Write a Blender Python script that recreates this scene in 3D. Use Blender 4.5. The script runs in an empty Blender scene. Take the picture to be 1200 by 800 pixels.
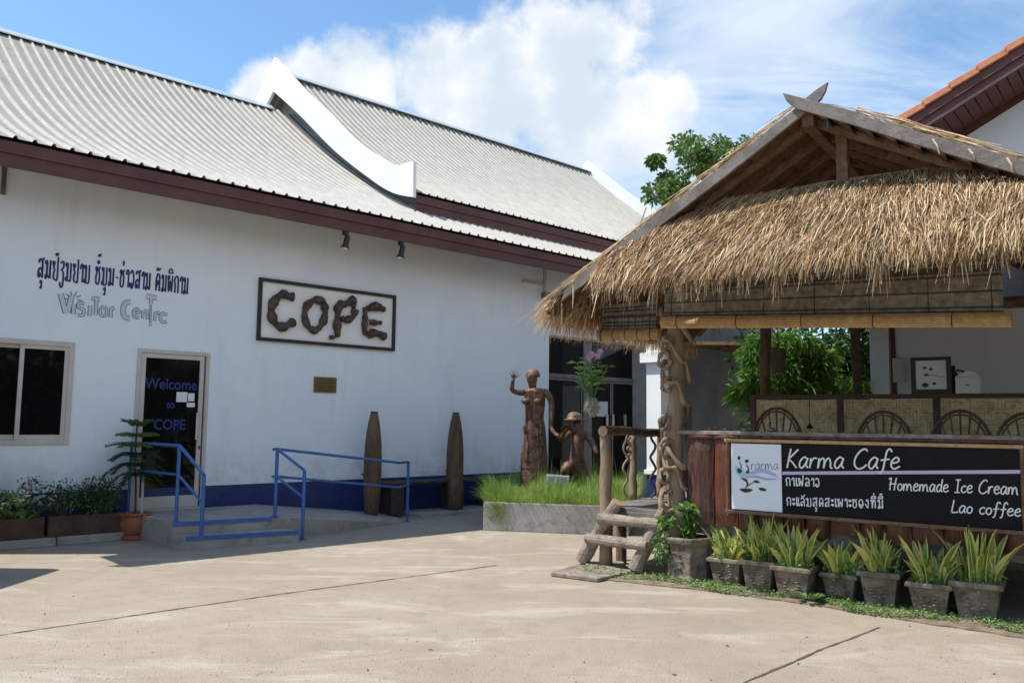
import bpy, math, random
from mathutils import Vector, Matrix
R = random.Random(7)
SC = bpy.context.scene
COL = SC.collection

# ------------------------------------------------------------------ camera
F = 965.0; CX, CY, H = 600.0, 400.0, 1.55
pit = math.atan(94/965); rol = math.radians(.7)
w_ = Vector((0, math.cos(pit), math.sin(pit))); u0 = Vector((0, -math.sin(pit), math.cos(pit))); r0 = Vector((1, 0, 0))
u_ = u0*math.cos(rol) - r0*math.sin(rol); r_ = r0*math.cos(rol) + u0*math.sin(rol)
CAMP = Vector((0, 0, H))
cam = bpy.data.cameras.new('camera'); camo = bpy.data.objects.new('camera', cam); COL.objects.link(camo)
cam.sensor_width = 36; cam.lens = F/1200*36; cam.clip_start = .05; cam.clip_end = 3000
m = Matrix(((r_.x, u_.x, -w_.x, 0), (r_.y, u_.y, -w_.y, 0), (r_.z, u_.z, -w_.z, H), (0, 0, 0, 1)))
camo.matrix_world = m
SC.camera = camo

def ray(px, py): return w_*F + r_*(px-CX) - u_*(py-CY)
def ground(px, py, z=0.0):
    d = ray(px, py); return CAMP + d*((z-H)/d.z)

# ------------------------------------------------------------------ light and sky
SUN = Vector((-.55, -.05, 1.0)).normalized()
sun_el = math.asin(SUN.z); sun_az = math.atan2(SUN.x, SUN.y)
sl = bpy.data.lights.new('sun', 'SUN'); sl.energy = 4.25; sl.angle = math.radians(.5); sl.color = (1, .95, .86)
so = bpy.data.objects.new('sun', sl); COL.objects.link(so)
so.rotation_euler = SUN.to_track_quat('Z', 'Y').to_euler(); so.location = (0, 0, 30)
SC.view_settings.view_transform = 'Standard'; SC.view_settings.look = 'None'
SC.view_settings.gamma = 1; SC.view_settings.use_curve_mapping = False
SC.view_settings.exposure = .44

W = bpy.data.worlds.new('World'); SC.world = W; W.use_nodes = True
nt = W.node_tree; nt.nodes.clear()
def N(t, typ, **k):
    n = t.nodes.new(typ)
    for a, b in k.items():
        if a.startswith('i_'):
            key = a[2:]
            n.inputs[int(key) if key.isdigit() else key].default_value = b
        else: setattr(n, a, b)
    return n
def math_(t, op, a, b=None, clamp=False):
    n = t.nodes.new('ShaderNodeMath'); n.operation = op; n.use_clamp = clamp
    for i, v in enumerate((a, b)):
        if v is None: continue
        if isinstance(v, (int, float)): n.inputs[i].default_value = v
        else: t.links.new(v, n.inputs[i])
    return n.outputs[0]
sky = N(nt, 'ShaderNodeTexSky', sky_type='NISHITA', sun_disc=False, sun_elevation=sun_el, sun_rotation=sun_az,
        altitude=0, air_density=1.0, dust_density=.6, ozone_density=1.6)
tc = N(nt, 'ShaderNodeTexCoord')
nrm = N(nt, 'ShaderNodeVectorMath', operation='NORMALIZE'); nt.links.new(tc.outputs['Generated'], nrm.inputs[0])
D = nrm.outputs[0]
ns = N(nt, 'ShaderNodeTexNoise', i_Scale=7.0, i_Detail=9.0, i_Roughness=.58); nt.links.new(D, ns.inputs['Vector'])
ns2 = N(nt, 'ShaderNodeTexNoise', i_Scale=3.2, i_Detail=5.0, i_Roughness=.5); nt.links.new(D, ns2.inputs['Vector'])
# cumulus: soft balls in given directions, ragged by noise; a few further banks stand around the horizon
blobs = [ray(x, y).normalized().to_tuple() + (rr/965,) for x, y, rr in
         [(318, 122, 52), (372, 108, 62), (430, 100, 74), (505, 98, 84), (590, 100, 84), (655, 78, 76), (712, 52, 62), (748, 132, 60), (660, 150, 90), (560, 165, 90), (450, 165, 80), (790, 120, 34)]]
for az, el, rr in [(-120, 12, .3), (-100, 16, .26), (80, 14, .3), (100, 10, .25), (150, 15, .35), (175, 12, .3), (-60, 10, .22)]:
    a = math.radians(az); e = math.radians(el)
    blobs.append((math.sin(a)*math.cos(e), math.cos(a)*math.cos(e), math.sin(e), rr))
fld = None
for x, y, z, rr in blobs:
    dp = N(nt, 'ShaderNodeVectorMath', operation='DOT_PRODUCT'); nt.links.new(D, dp.inputs[0]); dp.inputs[1].default_value = (x, y, z)
    t = math_(nt, 'SUBTRACT', 1.0, dp.outputs['Value']); t = math_(nt, 'MULTIPLY', t, 2.0); t = math_(nt, 'MAXIMUM', t, 0.0)
    t = math_(nt, 'SQRT', t); t = math_(nt, 'DIVIDE', t, rr); t = math_(nt, 'SUBTRACT', 1.0, t)
    fld = t if fld is None else math_(nt, 'MAXIMUM', fld, t)
nn = math_(nt, 'SUBTRACT', ns.outputs['Fac'], .5); nn = math_(nt, 'MULTIPLY', nn, 2.6)
cm = math_(nt, 'ADD', fld, nn)
mr = N(nt, 'ShaderNodeMapRange', interpolation_type='SMOOTHSTEP', i_1=-.02, i_2=.42); nt.links.new(cm, mr.inputs[0])
# cirrus: stretched noise on a high plane
sx = N(nt, 'ShaderNodeSeparateXYZ'); nt.links.new(D, sx.inputs[0])
zz = math_(nt, 'ADD', math_(nt, 'MAXIMUM', sx.outputs['Z'], 0.0), .12)
cx = N(nt, 'ShaderNodeCombineXYZ'); nt.links.new(math_(nt, 'DIVIDE', sx.outputs['X'], zz), cx.inputs[0]); nt.links.new(math_(nt, 'DIVIDE', sx.outputs['Y'], zz), cx.inputs[1])
mp = N(nt, 'ShaderNodeMapping'); mp.inputs['Rotation'].default_value = (0, 0, .6); mp.inputs['Scale'].default_value = (.9, 1.9, 1); nt.links.new(cx.outputs[0], mp.inputs[0])
nc = N(nt, 'ShaderNodeTexNoise', i_Scale=1.4, i_Detail=8.0, i_Roughness=.62, i_Distortion=.6); nt.links.new(mp.outputs[0], nc.inputs['Vector'])
side = N(nt, 'ShaderNodeMapRange', i_1=-.12, i_2=.22, i_3=-.17, i_4=.1); nt.links.new(sx.outputs['X'], side.inputs[0])
mc = N(nt, 'ShaderNodeMapRange', interpolation_type='SMOOTHSTEP', i_1=.42, i_2=.8, i_3=0.0, i_4=.75)
nt.links.new(math_(nt, 'ADD', nc.outputs['Fac'], side.outputs[0]), mc.inputs[0])
lift = N(nt, 'ShaderNodeMix', data_type='RGBA', blend_type='MULTIPLY'); lift.inputs[0].default_value = 1.0
nt.links.new(sky.outputs[0], lift.inputs[6]); lift.inputs[7].default_value = (1.22, 1.5, 1.6, 1)
cl = N(nt, 'ShaderNodeMix', data_type='RGBA'); ns3 = N(nt, 'ShaderNodeTexNoise', i_Scale=11.0, i_Detail=7.0, i_Roughness=.55); nt.links.new(D, ns3.inputs['Vector'])
shd = N(nt, 'ShaderNodeMapRange', interpolation_type='SMOOTHSTEP', i_1=.82, i_2=1.16); nt.links.new(math_(nt, 'ADD', ns2.outputs['Fac'], ns3.outputs['Fac']), shd.inputs[0]); nt.links.new(shd.outputs[0], cl.inputs[0])
cl.inputs[6].default_value = (7.6, 7.75, 7.9, 1); cl.inputs[7].default_value = (5.3, 6.0, 6.9, 1)
m1 = N(nt, 'ShaderNodeMix', data_type='RGBA'); nt.links.new(mc.outputs[0], m1.inputs[0]); nt.links.new(lift.outputs[2], m1.inputs[6]); m1.inputs[7].default_value = (6.6, 7.4, 8.2, 1)
th = None
for x_, y_, r_q in ((800, 105, 190), (700, 190, 170), (900, 60, 150)):
    q_ = ray(x_, y_).normalized(); dp = N(nt, 'ShaderNodeVectorMath', operation='DOT_PRODUCT'); nt.links.new(D, dp.inputs[0]); dp.inputs[1].default_value = q_
    t = math_(nt, 'MAXIMUM', math_(nt, 'MULTIPLY', math_(nt, 'SUBTRACT', 1.0, dp.outputs['Value']), 2.0), 0.0); t = math_(nt, 'SUBTRACT', 1.0, math_(nt, 'DIVIDE', math_(nt, 'SQRT', t), r_q/965)); th = t if th is None else math_(nt, 'MAXIMUM', th, t)
thn = math_(nt, 'ADD', th, math_(nt, 'MULTIPLY', math_(nt, 'SUBTRACT', ns.outputs['Fac'], .5), 1.6))
tr_ = N(nt, 'ShaderNodeMapRange', interpolation_type='SMOOTHSTEP', i_1=.05, i_2=1.0, i_3=0.0, i_4=.5); nt.links.new(thn, tr_.inputs[0])
m15 = N(nt, 'ShaderNodeMix', data_type='RGBA'); nt.links.new(tr_.outputs[0], m15.inputs[0]); nt.links.new(m1.outputs[2], m15.inputs[6]); m15.inputs[7].default_value = (6.5, 7.1, 7.8, 1); m1 = m15
m2 = N(nt, 'ShaderNodeMix', data_type='RGBA'); nt.links.new(mr.outputs[0], m2.inputs[0]); nt.links.new(m1.outputs[2], m2.inputs[6]); nt.links.new(cl.outputs[2], m2.inputs[7])
bg = N(nt, 'ShaderNodeBackground', i_Strength=.1); nt.links.new(m2.outputs[2], bg.inputs[0])
wo = N(nt, 'ShaderNodeOutputWorld'); nt.links.new(bg.outputs[0], wo.inputs[0])

# ------------------------------------------------------------------ materials
def mat(name, c1, c2=None, scale=6, rough=.7, bump=0, bscale=None, stretch=(1, 1, 1), metal=0, spec=.5, lo=.35, hi=.65, c3=None, s3=40, coords='pos', transl=0, detail=5):
    M_ = bpy.data.materials.new(name); M_.use_nodes = True; t = M_.node_tree; b = t.nodes['Principled BSDF']
    b.inputs['Roughness'].default_value = rough; b.inputs['Metallic'].default_value = metal; b.inputs['Specular IOR Level'].default_value = spec
    c2 = c2 or c1
    if coords == 'pos': src = N(t, 'ShaderNodeNewGeometry').outputs['Position']
    else: src = N(t, 'ShaderNodeTexCoord').outputs['Object']
    mp = N(t, 'ShaderNodeMapping'); mp.inputs['Scale'].default_value = stretch; t.links.new(src, mp.inputs[0])
    n1 = N(t, 'ShaderNodeTexNoise', i_Scale=scale, i_Detail=float(detail), i_Roughness=.6); t.links.new(mp.outputs[0], n1.inputs['Vector'])
    r = N(t, 'ShaderNodeMapRange', i_1=lo, i_2=hi); t.links.new(n1.outputs['Fac'], r.inputs[0])
    mx = N(t, 'ShaderNodeMix', data_type='RGBA'); t.links.new(r.outputs[0], mx.inputs[0]); mx.inputs[6].default_value = (*c1, 1); mx.inputs[7].default_value = (*c2, 1)
    out = mx.outputs[2]
    if c3:
        n3 = N(t, 'ShaderNodeTexNoise', i_Scale=s3, i_Detail=6.0, i_Roughness=.65); t.links.new(mp.outputs[0], n3.inputs['Vector'])
        r3 = N(t, 'ShaderNodeMapRange', i_1=.5, i_2=.72); t.links.new(n3.outputs['Fac'], r3.inputs[0])
        m3 = N(t, 'ShaderNodeMix', data_type='RGBA'); t.links.new(r3.outputs[0], m3.inputs[0]); t.links.new(out, m3.inputs[6]); m3.inputs[7].default_value = (*c3, 1); out = m3.outputs[2]
    t.links.new(out, b.inputs['Base Color'])
    if bump:
        nb = N(t, 'ShaderNodeTexNoise', i_Scale=float(bscale or scale*4), i_Detail=6.0); t.links.new(mp.outputs[0], nb.inputs['Vector'])
        bp = N(t, 'ShaderNodeBump', i_Strength=1.0, i_Distance=bump); t.links.new(nb.outputs['Fac'], bp.inputs['Height']); t.links.new(bp.outputs[0], b.inputs['Normal'])
    if transl:
        tr = N(t, 'ShaderNodeBsdfTranslucent'); t.links.new(out, tr.inputs[0]); ms = N(t, 'ShaderNodeMixShader'); ms.inputs[0].default_value = transl
        t.links.new(b.outputs[0], ms.inputs[1]); t.links.new(tr.outputs[0], ms.inputs[2]); t.links.new(ms.outputs[0], t.nodes['Material Output'].inputs[0])
    return M_

def wall_mat():
    M_ = mat('white_wall_paint', (.74, .81, .89), (.79, .85, .91), scale=.9, rough=.75, bump=.0015, bscale=60, c3=None)
    t = M_.node_tree; b = t.nodes['Principled BSDF']; src = b.inputs['Base Color'].links[0].from_socket
    g = N(t, 'ShaderNodeNewGeometry'); sp = N(t, 'ShaderNodeMapping'); sp.inputs['Scale'].default_value = (2.6, 2.6, .5); t.links.new(g.outputs['Position'], sp.inputs[0])
    n = N(t, 'ShaderNodeTexNoise', i_Scale=1.3, i_Detail=7.0, i_Roughness=.7); t.links.new(sp.outputs[0], n.inputs['Vector'])
    r = N(t, 'ShaderNodeMapRange', i_1=.52, i_2=.85, i_3=0.0, i_4=.3); t.links.new(n.outputs['Fac'], r.inputs[0])
    mx = N(t, 'ShaderNodeMix', data_type='RGBA'); t.links.new(r.outputs[0], mx.inputs[0]); t.links.new(src, mx.inputs[6]); mx.inputs[7].default_value = (.5, .48, .44, 1)
    sz = N(t, 'ShaderNodeSeparateXYZ'); t.links.new(g.outputs['Position'], sz.inputs[0])   # splash dirt low on the wall
    zr_ = N(t, 'ShaderNodeMapRange', i_1=.6, i_2=1.25, i_3=.55, i_4=0.0); t.links.new(sz.outputs['Z'], zr_.inputs[0])
    n5 = N(t, 'ShaderNodeTexNoise', i_Scale=3.5, i_Detail=9.0, i_Roughness=.7); t.links.new(g.outputs['Position'], n5.inputs['Vector'])
    r5 = N(t, 'ShaderNodeMapRange', i_1=.42, i_2=.7); t.links.new(n5.outputs['Fac'], r5.inputs[0])
    m5 = N(t, 'ShaderNodeMix', data_type='RGBA'); t.links.new(math_(t, 'MULTIPLY', zr_.outputs[0], r5.outputs[0]), m5.inputs[0]); t.links.new(mx.outputs[2], m5.inputs[6]); m5.inputs[7].default_value = (.36, .32, .27, 1); mx = m5
    t.links.new(mx.outputs[2], b.inputs['Base Color']); return M_

def concrete_mat():
    M_ = mat('concrete_ground', (.295, .238, .178), (.35, .295, .23), scale=.55, rough=.9, bump=.006, bscale=70, c3=(.27, .225, .175), s3=5, detail=8)
    t = M_.node_tree; b = t.nodes['Principled BSDF']; src = b.inputs['Base Color'].links[0].from_socket
    g = N(t, 'ShaderNodeNewGeometry'); mp = N(t, 'ShaderNodeMapping'); mp.inputs['Rotation'].default_value = (0, 0, .45); mp.inputs['Scale'].default_value = (.55, 1.5, 1); t.links.new(g.outputs['Position'], mp.inputs[0])
    n = N(t, 'ShaderNodeTexNoise', i_Scale=1.35, i_Detail=12.0, i_Roughness=.68, i_Distortion=.9); t.links.new(mp.outputs[0], n.inputs['Vector'])
    r = N(t, 'ShaderNodeMapRange', interpolation_type='SMOOTHSTEP', i_1=.5, i_2=.66, i_3=0.0, i_4=.6); t.links.new(n.outputs['Fac'], r.inputs[0])
    mx = N(t, 'ShaderNodeMix', data_type='RGBA'); t.links.new(r.outputs[0], mx.inputs[0]); t.links.new(src, mx.inputs[6]); mx.inputs[7].default_value = (.46, .415, .35, 1)
    nd = N(t, 'ShaderNodeTexNoise', i_Scale=1.7, i_Detail=9.0, i_Roughness=.72); t.links.new(g.outputs['Position'], nd.inputs['Vector'])
    rd = N(t, 'ShaderNodeMapRange', interpolation_type='SMOOTHSTEP', i_1=.56, i_2=.74, i_3=0.0, i_4=.45); t.links.new(nd.outputs['Fac'], rd.inputs[0])
    md = N(t, 'ShaderNodeMix', data_type='RGBA'); t.links.new(rd.outputs[0], md.inputs[0]); t.links.new(mx.outputs[2], md.inputs[6]); md.inputs[7].default_value = (.2, .165, .13, 1); mx = md
    # fine speckle
    n4 = N(t, 'ShaderNodeTexNoise', i_Scale=90.0, i_Detail=3.0); t.links.new(g.outputs['Position'], n4.inputs['Vector'])
    r4 = N(t, 'ShaderNodeMapRange', i_1=.3, i_2=.7, i_3=.74, i_4=1.2); t.links.new(n4.outputs['Fac'], r4.inputs[0])
    m4 = N(t, 'ShaderNodeMix', data_type='RGBA', blend_type='MULTIPLY'); m4.inputs[0].default_value = 1; t.links.new(mx.outputs[2], m4.inputs[6]); t.links.new(r4.outputs[0], m4.inputs[7])
    t.links.new(m4.outputs[2], b.inputs['Base Color']); return M_

MT = dict(
    ground=concrete_mat(), wall=wall_mat(),
    joint=mat('joint_dirt', (.07, .055, .045), (.14, .11, .09), scale=9),
    slab=mat('grey_concrete', (.30, .275, .245), (.40, .37, .33), scale=3, rough=.85, bump=.004, bscale=50, c3=(.2, .18, .16), s3=6),
    planter=mat('stained_concrete', (.36, .34, .31), (.46, .44, .41), scale=2.2, rough=.85, bump=.005, bscale=40, c3=(.21, .19, .16), s3=5),
    dado=mat('navy_paint', (.012, .025, .12), (.02, .035, .16), scale=3, rough=.5, c3=(.035, .045, .11), s3=9),
    roof=mat('metal_roofing', (.275, .255, .22), (.325, .305, .265), scale=.8, rough=.7, metal=.0, spec=.2, c3=(.245, .225, .185), s3=3.5, coords='pos'),
    rib=mat('roofing_rib_sunlit', (.42, .40, .36), (.50, .48, .44), scale=3, rough=.7, spec=.2),  # paler than the pans: sun on the ribs put into the colour
    ridge=mat('blue_grey_flashing', (.42, .48, .5), (.5, .55, .57), scale=3, rough=.4),
    fascia=mat('red_brown_paint', (.085, .03, .026), (.12, .045, .04), scale=2.5, rough=.6, c3=(.06, .022, .02), s3=20),
    white=mat('bright_white_paint', (.78, .8, .8), (.84, .85, .85), scale=1.5, rough=.6),
    alu=mat('cream_aluminium', (.50, .46, .42), (.56, .52, .48), scale=5, rough=.4),
    alud=mat('dull_aluminium', (.16, .16, .16), (.22, .22, .22), scale=8, rough=.35, metal=.5),
    glass=mat('dark_glass', (.004, .005, .005), (.007, .008, .008), scale=1, rough=.03, spec=.24),
    blue=mat('blue_rail_paint', (.03, .11, .34), (.045, .15, .42), scale=14, rough=.4, c3=(.03, .07, .2), s3=30),
    inkblue=mat('blue_vinyl', (.010, .024, .17), rough=.5), navy=mat('navy_lettering', (.012, .014, .12), rough=.5),
    ink=mat('grey_ink', (.07, .10, .22), rough=.6), pale=mat('pale_blue_fill', (.56, .6, .7), rough=.7),
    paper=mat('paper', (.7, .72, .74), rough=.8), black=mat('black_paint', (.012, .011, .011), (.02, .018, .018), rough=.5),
    chrome=mat('bright_metal', (.6, .6, .6), rough=.25, metal=.8),
    limb=mat('dark_carved_wood', (.035, .022, .018), (.13, .085, .065), scale=14, rough=.6, bump=.01, bscale=40, c3=(.02, .014, .012), s3=20),
    limbl=mat('pale_wood', (.35, .27, .19), (.42, .33, .24), scale=20, rough=.6),
    brass=mat('brass_plate', (.17, .105, .03), (.24, .15, .05), scale=60, rough=.45, metal=.4),
    bomb=mat('rusted_casing', (.085, .05, .028), (.16, .095, .05), scale=7, rough=.75, bump=.004, bscale=40, stretch=(1, 1, .35), c3=(.04, .025, .016), s3=18),
    benchw=mat('dark_bench_wood', (.035, .022, .017), (.06, .04, .03), scale=9, rough=.7),
    rust=mat('rusty_steel', (.085, .042, .027), (.24, .125, .082), scale=8, rough=.55, bump=.01, bscale=35, metal=.2, c3=(.045, .022, .016), s3=14),
    terra=mat('terracotta', (.27, .085, .045), (.34, .12, .07), scale=9, rough=.7, bump=.003),
    brick=mat('dark_trough', (.05, .028, .02), (.09, .05, .035), scale=6, rough=.85, bump=.004),
    soil=mat('soil', (.035, .024, .017), (.07, .05, .035), scale=20, rough=.95, bump=.01),
    straw=mat('straw', (.42, .25, .11), (.66, .46, .25), scale=9, rough=.75, c3=(.28, .16, .075), s3=30, transl=.15),
    strawl=mat('bleached_straw', (.60, .45, .28), (.84, .71, .51), scale=12, rough=.7, c3=(.44, .3, .17), s3=35, transl=.15),
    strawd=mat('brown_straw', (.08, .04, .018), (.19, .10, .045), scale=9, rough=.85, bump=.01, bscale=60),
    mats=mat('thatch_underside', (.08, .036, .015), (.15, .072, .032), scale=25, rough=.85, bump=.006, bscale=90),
    grey=mat('weathered_plank', (.14, .12, .108), (.23, .205, .19), scale=5, rough=.85, bump=.004, bscale=70, stretch=(1, 1, 1), c3=(.11, .095, .085), s3=16),
    wood=mat('brown_timber', (.12, .065, .035), (.2, .12, .07), scale=8, rough=.75, bump=.004, c3=(.07, .04, .025), s3=25),
    pole=mat('sun_bleached_pole', (.2, .135, .088), (.34, .25, .175), scale=7, rough=.8, bump=.006, bscale=40, stretch=(1, 1, .3), c3=(.17, .115, .08), s3=14),
    log=mat('grey_log', (.19, .15, .12), (.33, .275, .225), scale=9, rough=.85, bump=.008, bscale=45, c3=(.11, .09, .075), s3=20),
    logend=mat('cut_log_end', (.33, .19, .11), (.42, .27, .17), scale=30, rough=.8),
    red=mat('varnished_red_slab', (.06, .016, .009), (.15, .045, .022), scale=5, rough=.38, bump=.006, bscale=25, stretch=(3, 3, .6), c3=(.025, .010, .008), s3=7),
    reddk=mat('charred_slab', (.022, .012, .010), (.09, .04, .03), scale=6, rough=.6, bump=.012, bscale=20, stretch=(4, 4, .5), c3=(.16, .03, .015), s3=5),
    bamboo=mat('bamboo', (.36, .21, .085), (.48, .3, .14), scale=12, rough=.5, c3=(.26, .14, .05), s3=30),
    bambood=mat('aged_bamboo', (.12, .095, .068), (.26, .215, .16), scale=14, rough=.7), bambood2=mat('dark_aged_bamboo', (.035, .028, .022), (.075, .06, .045), scale=14, rough=.75),
    weave=mat('woven_bamboo', (.52, .38, .2), (.8, .66, .42), scale=7, rough=.6, c3=(.3, .2, .1), s3=20),
    rattan=mat('dark_rattan', (.06, .03, .016), (.11, .06, .035), scale=16, rough=.5),
    board=mat('charcoal_sign_board', (.008, .007, .009), (.012, .011, .012), scale=4, rough=.65, spec=.15),
    chalk=mat('chalk_white_lettering', (.72, .74, .76), rough=.7), lilac=mat('lilac_stripe', (.52, .43, .64), rough=.6),
    panel=mat('white_sign_panel', (.72, .76, .82), rough=.5), aqua=mat('aqua_print', (.35, .6, .68), rough=.6), viol=mat('violet_print', (.42, .4, .72), rough=.6),
    pot=mat('weathered_cement_pot', (.11, .085, .065), (.25, .205, .16), scale=9, rough=.9, bump=.012, bscale=26, c3=(.055, .045, .03), s3=11, coords='pos'),
    verge=mat('dry_verge_soil', (.13, .10, .07), (.26, .21, .155), scale=9, rough=.95, bump=.01),
    shadewall=mat('shaded_white_render', (.17, .18, .18), (.24, .245, .24), scale=1.5, rough=.85, bump=.003),  # white wall behind the vine post, its shade put into the colour
    moss=mat('moss', (.03, .045, .012), (.06, .08, .02), scale=20, rough=.95),
    snake=mat('snake_plant_green', (.12, .24, .045), (.30, .42, .12), scale=35, rough=.4, transl=.2),
    snakey=mat('snake_plant_yellow', (.6, .56, .12), (.72, .64, .22), scale=20, rough=.4, transl=.2),
    lf1=mat('leaf_bright', (.12, .27, .04), (.24, .4, .09), scale=7, rough=.5, transl=.3),
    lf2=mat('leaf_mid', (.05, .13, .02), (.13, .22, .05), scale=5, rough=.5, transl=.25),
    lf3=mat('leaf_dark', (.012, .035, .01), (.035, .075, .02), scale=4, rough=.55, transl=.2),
    tree=mat('tree_leaf', (.07, .14, .035), (.24, .34, .10), scale=2.4, rough=.5, transl=.25),
    bam=mat('bamboo_leaf', (.06, .16, .025), (.16, .32, .07), scale=3, rough=.5, transl=.35),
    grass=mat('grass_blade', (.19, .34, .05), (.40, .52, .13), scale=10, rough=.5, transl=.3, c3=(.32, .33, .13), s3=14),
    bark=mat('bark', (.06, .045, .032), (.12, .09, .065), scale=8, rough=.9, bump=.01),
    flower=mat('mauve_petal', (.4, .2, .42), (.55, .35, .55), rough=.6), wflower=mat('cream_petal', (.5, .45, .33), (.6, .55, .45), rough=.6),
    root=mat('pale_roots', (.26, .28, .2), (.4, .42, .33), scale=30, rough=.9),
    tile=mat('orange_clay_tile', (.46, .17, .085), (.56, .23, .12), scale=4, rough=.7, c3=(.36, .13, .07), s3=14),
    car=mat('dark_car_paint', (.02, .02, .025), rough=.25), rubber=mat('rubber', (.015, .015, .015), rough=.9),
)

# ------------------------------------------------------------------ mesh builder
class MB:
    def __init__(s): s.v = []; s.f = []; s.m = []
    def add(s, vs, fs, mi=0):
        o = len(s.v); s.v += [tuple(v) for v in vs]; s.f += [tuple(i+o for i in f) for f in fs]; s.m += [mi]*len(fs); return s
    def hexa(s, p, mi=0):  # 8 corners: bottom 4, top 4 (same winding)
        return s.add(p, [(3, 2, 1, 0), (4, 5, 6, 7), (0, 1, 5, 4), (1, 2, 6, 5), (2, 3, 7, 6), (3, 0, 4, 7)], mi)
    def prism(s, poly, off, mi=0):  # poly: list of 3D points, off: extrusion vector
        n = len(poly); off = Vector(off); a = [Vector(p) for p in poly]; b = [p+off for p in a]
        s.add(a+b, [tuple(range(n))[::-1], tuple(range(n, 2*n))] + [(i, (i+1) % n, n+(i+1) % n, n+i) for i in range(n)], mi); return s
    def beam(s, p0, p1, w, h, up=(0, 0, 1), mi=0, bow=0):
        p0 = Vector(p0); p1 = Vector(p1); d = (p1-p0).normalized(); x = d.cross(Vector(up))
        if x.length < 1e-4: x = d.cross(Vector((0, 1, 0)))
        x.normalize(); y = x.cross(d)
        q = lambda p: [p-x*w/2-y*h/2, p+x*w/2-y*h/2, p+x*w/2+y*h/2, p-x*w/2+y*h/2]
        a = q(p0); b = q(p1)
        return s.add(a+b, [(0, 1, 2, 3), (7, 6, 5, 4), (0, 4, 5, 1), (1, 5, 6, 2), (2, 6, 7, 3), (3, 7, 4, 0)], mi)
    def tube(s, pts, r, n=8, mi=0, cap=True, flat=None, capmi=None):
        pts = [Vector(p) for p in pts]; k = len(pts)
        rs = r if isinstance(r, (list, tuple)) else [r]*k
        vs = []; prev = None
        for i, p in enumerate(pts):
            d = (pts[min(i+1, k-1)] - pts[max(i-1, 0)])
            if d.length < 1e-9: d = Vector((0, 0, 1))
            d.normalize()
            if prev is None:
                x = d.cross(Vector((0, 0, 1)));
                if x.length < .05: x = d.cross(Vector((1, 0, 0)))
            else:
                x = prev - d*prev.dot(d)
                if x.length < 1e-5: x = d.cross(Vector((0, 0, 1)))
            x.normalize(); prev = x; y = d.cross(x)
            for j in range(n):
                a = 2*math.pi*j/n; o = (x*math.cos(a)+y*math.sin(a))*rs[i]
                if flat is not None: nn_, fk = flat; o = o - nn_*(o.dot(nn_)*(1-fk))
                vs.append(p+o)
        fs = [(i*n+j, i*n+(j+1) % n, (i+1)*n+(j+1) % n, (i+1)*n+j) for i in range(k-1) for j in range(n)]
        s.add(vs, fs, mi)
        if cap:
            o = len(s.v)-len(vs); s.f += [tuple(o+j for j in range(n))[::-1], tuple(o+(k-1)*n+j for j in range(n))]; s.m += [mi if capmi is None else capmi]*2
        return s
    def lathe(s, c, prof, n=16, mi=0, sx=1, sy=1, rot=0, ax=None):
        c = Vector(c); vs = []; k = len(prof)
        for r, z in prof:
            for j in range(n):
                a = 2*math.pi*j/n+rot; vs.append(c+Vector((r*sx*math.cos(a), r*sy*math.sin(a), z)))
        s.add(vs, [(i*n+j, i*n+(j+1) % n, (i+1)*n+(j+1) % n, (i+1)*n+j) for i in range(k-1) for j in range(n)] + [tuple(range(n))[::-1], tuple((k-1)*n+j for j in range(n))], mi)
        return s
    def mesh(s, name, mats, smooth=False):
        me = bpy.data.meshes.new(name); me.from_pydata(s.v, [], s.f)
        for x in (mats if isinstance(mats, (list, tuple)) else [mats]): me.materials.append(x)
        if any(s.m): me.polygons.foreach_set('material_index', s.m)
        if smooth: me.polygons.foreach_set('use_smooth', [True]*len(s.f))
        me.update(); return me
    def build(s, name, mats, parent=None, smooth=False, bevel=0, kind=None, label=None):
        o = link(name, s.mesh(name, mats, smooth), parent)
        if bevel:
            b = o.modifiers.new('bevel', 'BEVEL'); b.width = bevel; b.segments = 2; b.limit_method = 'ANGLE'
        if kind: o['kind'] = kind
        if label: o['label'] = label
        return o
def link(name, me, parent=None, loc=None):
    """geometry in world coordinates; loc = an extra shift of the object in world axes"""
    o = bpy.data.objects.new(name, me); COL.objects.link(o)
    if parent is not None:
        o.parent = parent
        if parent.type == 'EMPTY': o.matrix_parent_inverse = Matrix.Translation(-Vector(parent.location))
        # a mesh parent sits at identity in world coordinates already, so nothing to undo
    if loc is not None: o.location = loc
    return o
def thing(name, label, cat, loc, group=None):
    o = bpy.data.objects.new(name, None); COL.objects.link(o); o.location = loc; o.empty_display_size = .2
    o['label'] = label; o['category'] = cat
    if group: o['group'] = group
    return o
def tag(o, label, cat, group=None):
    o['label'] = label; o['category'] = cat
    if group: o['group'] = group
    return o
def dup(root, loc, label):
    r = root.copy(); COL.objects.link(r); r.location = loc; r['label'] = label
    for ch in list(root.children):
        c = ch.copy(); COL.objects.link(c); c.parent = r
        for g in list(ch.children):
            d = g.copy(); COL.objects.link(d); d.parent = c
    return r
def smooth_path(P, k=6, closed=False):
    P = [Vector(p) for p in P]; n = len(P); out = []
    for i in range(n-1):
        a = P[max(i-1, 0)]; b = P[i]; c = P[i+1]; d = P[min(i+2, n-1)]
        for j in range(k):
            t = j/k; out.append(.5*((2*b)+(c-a)*t+(2*a-5*b+4*c-d)*t*t+(-a+3*b-3*c+d)*t**3))
    out.append(P[-1]); return out

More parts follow.
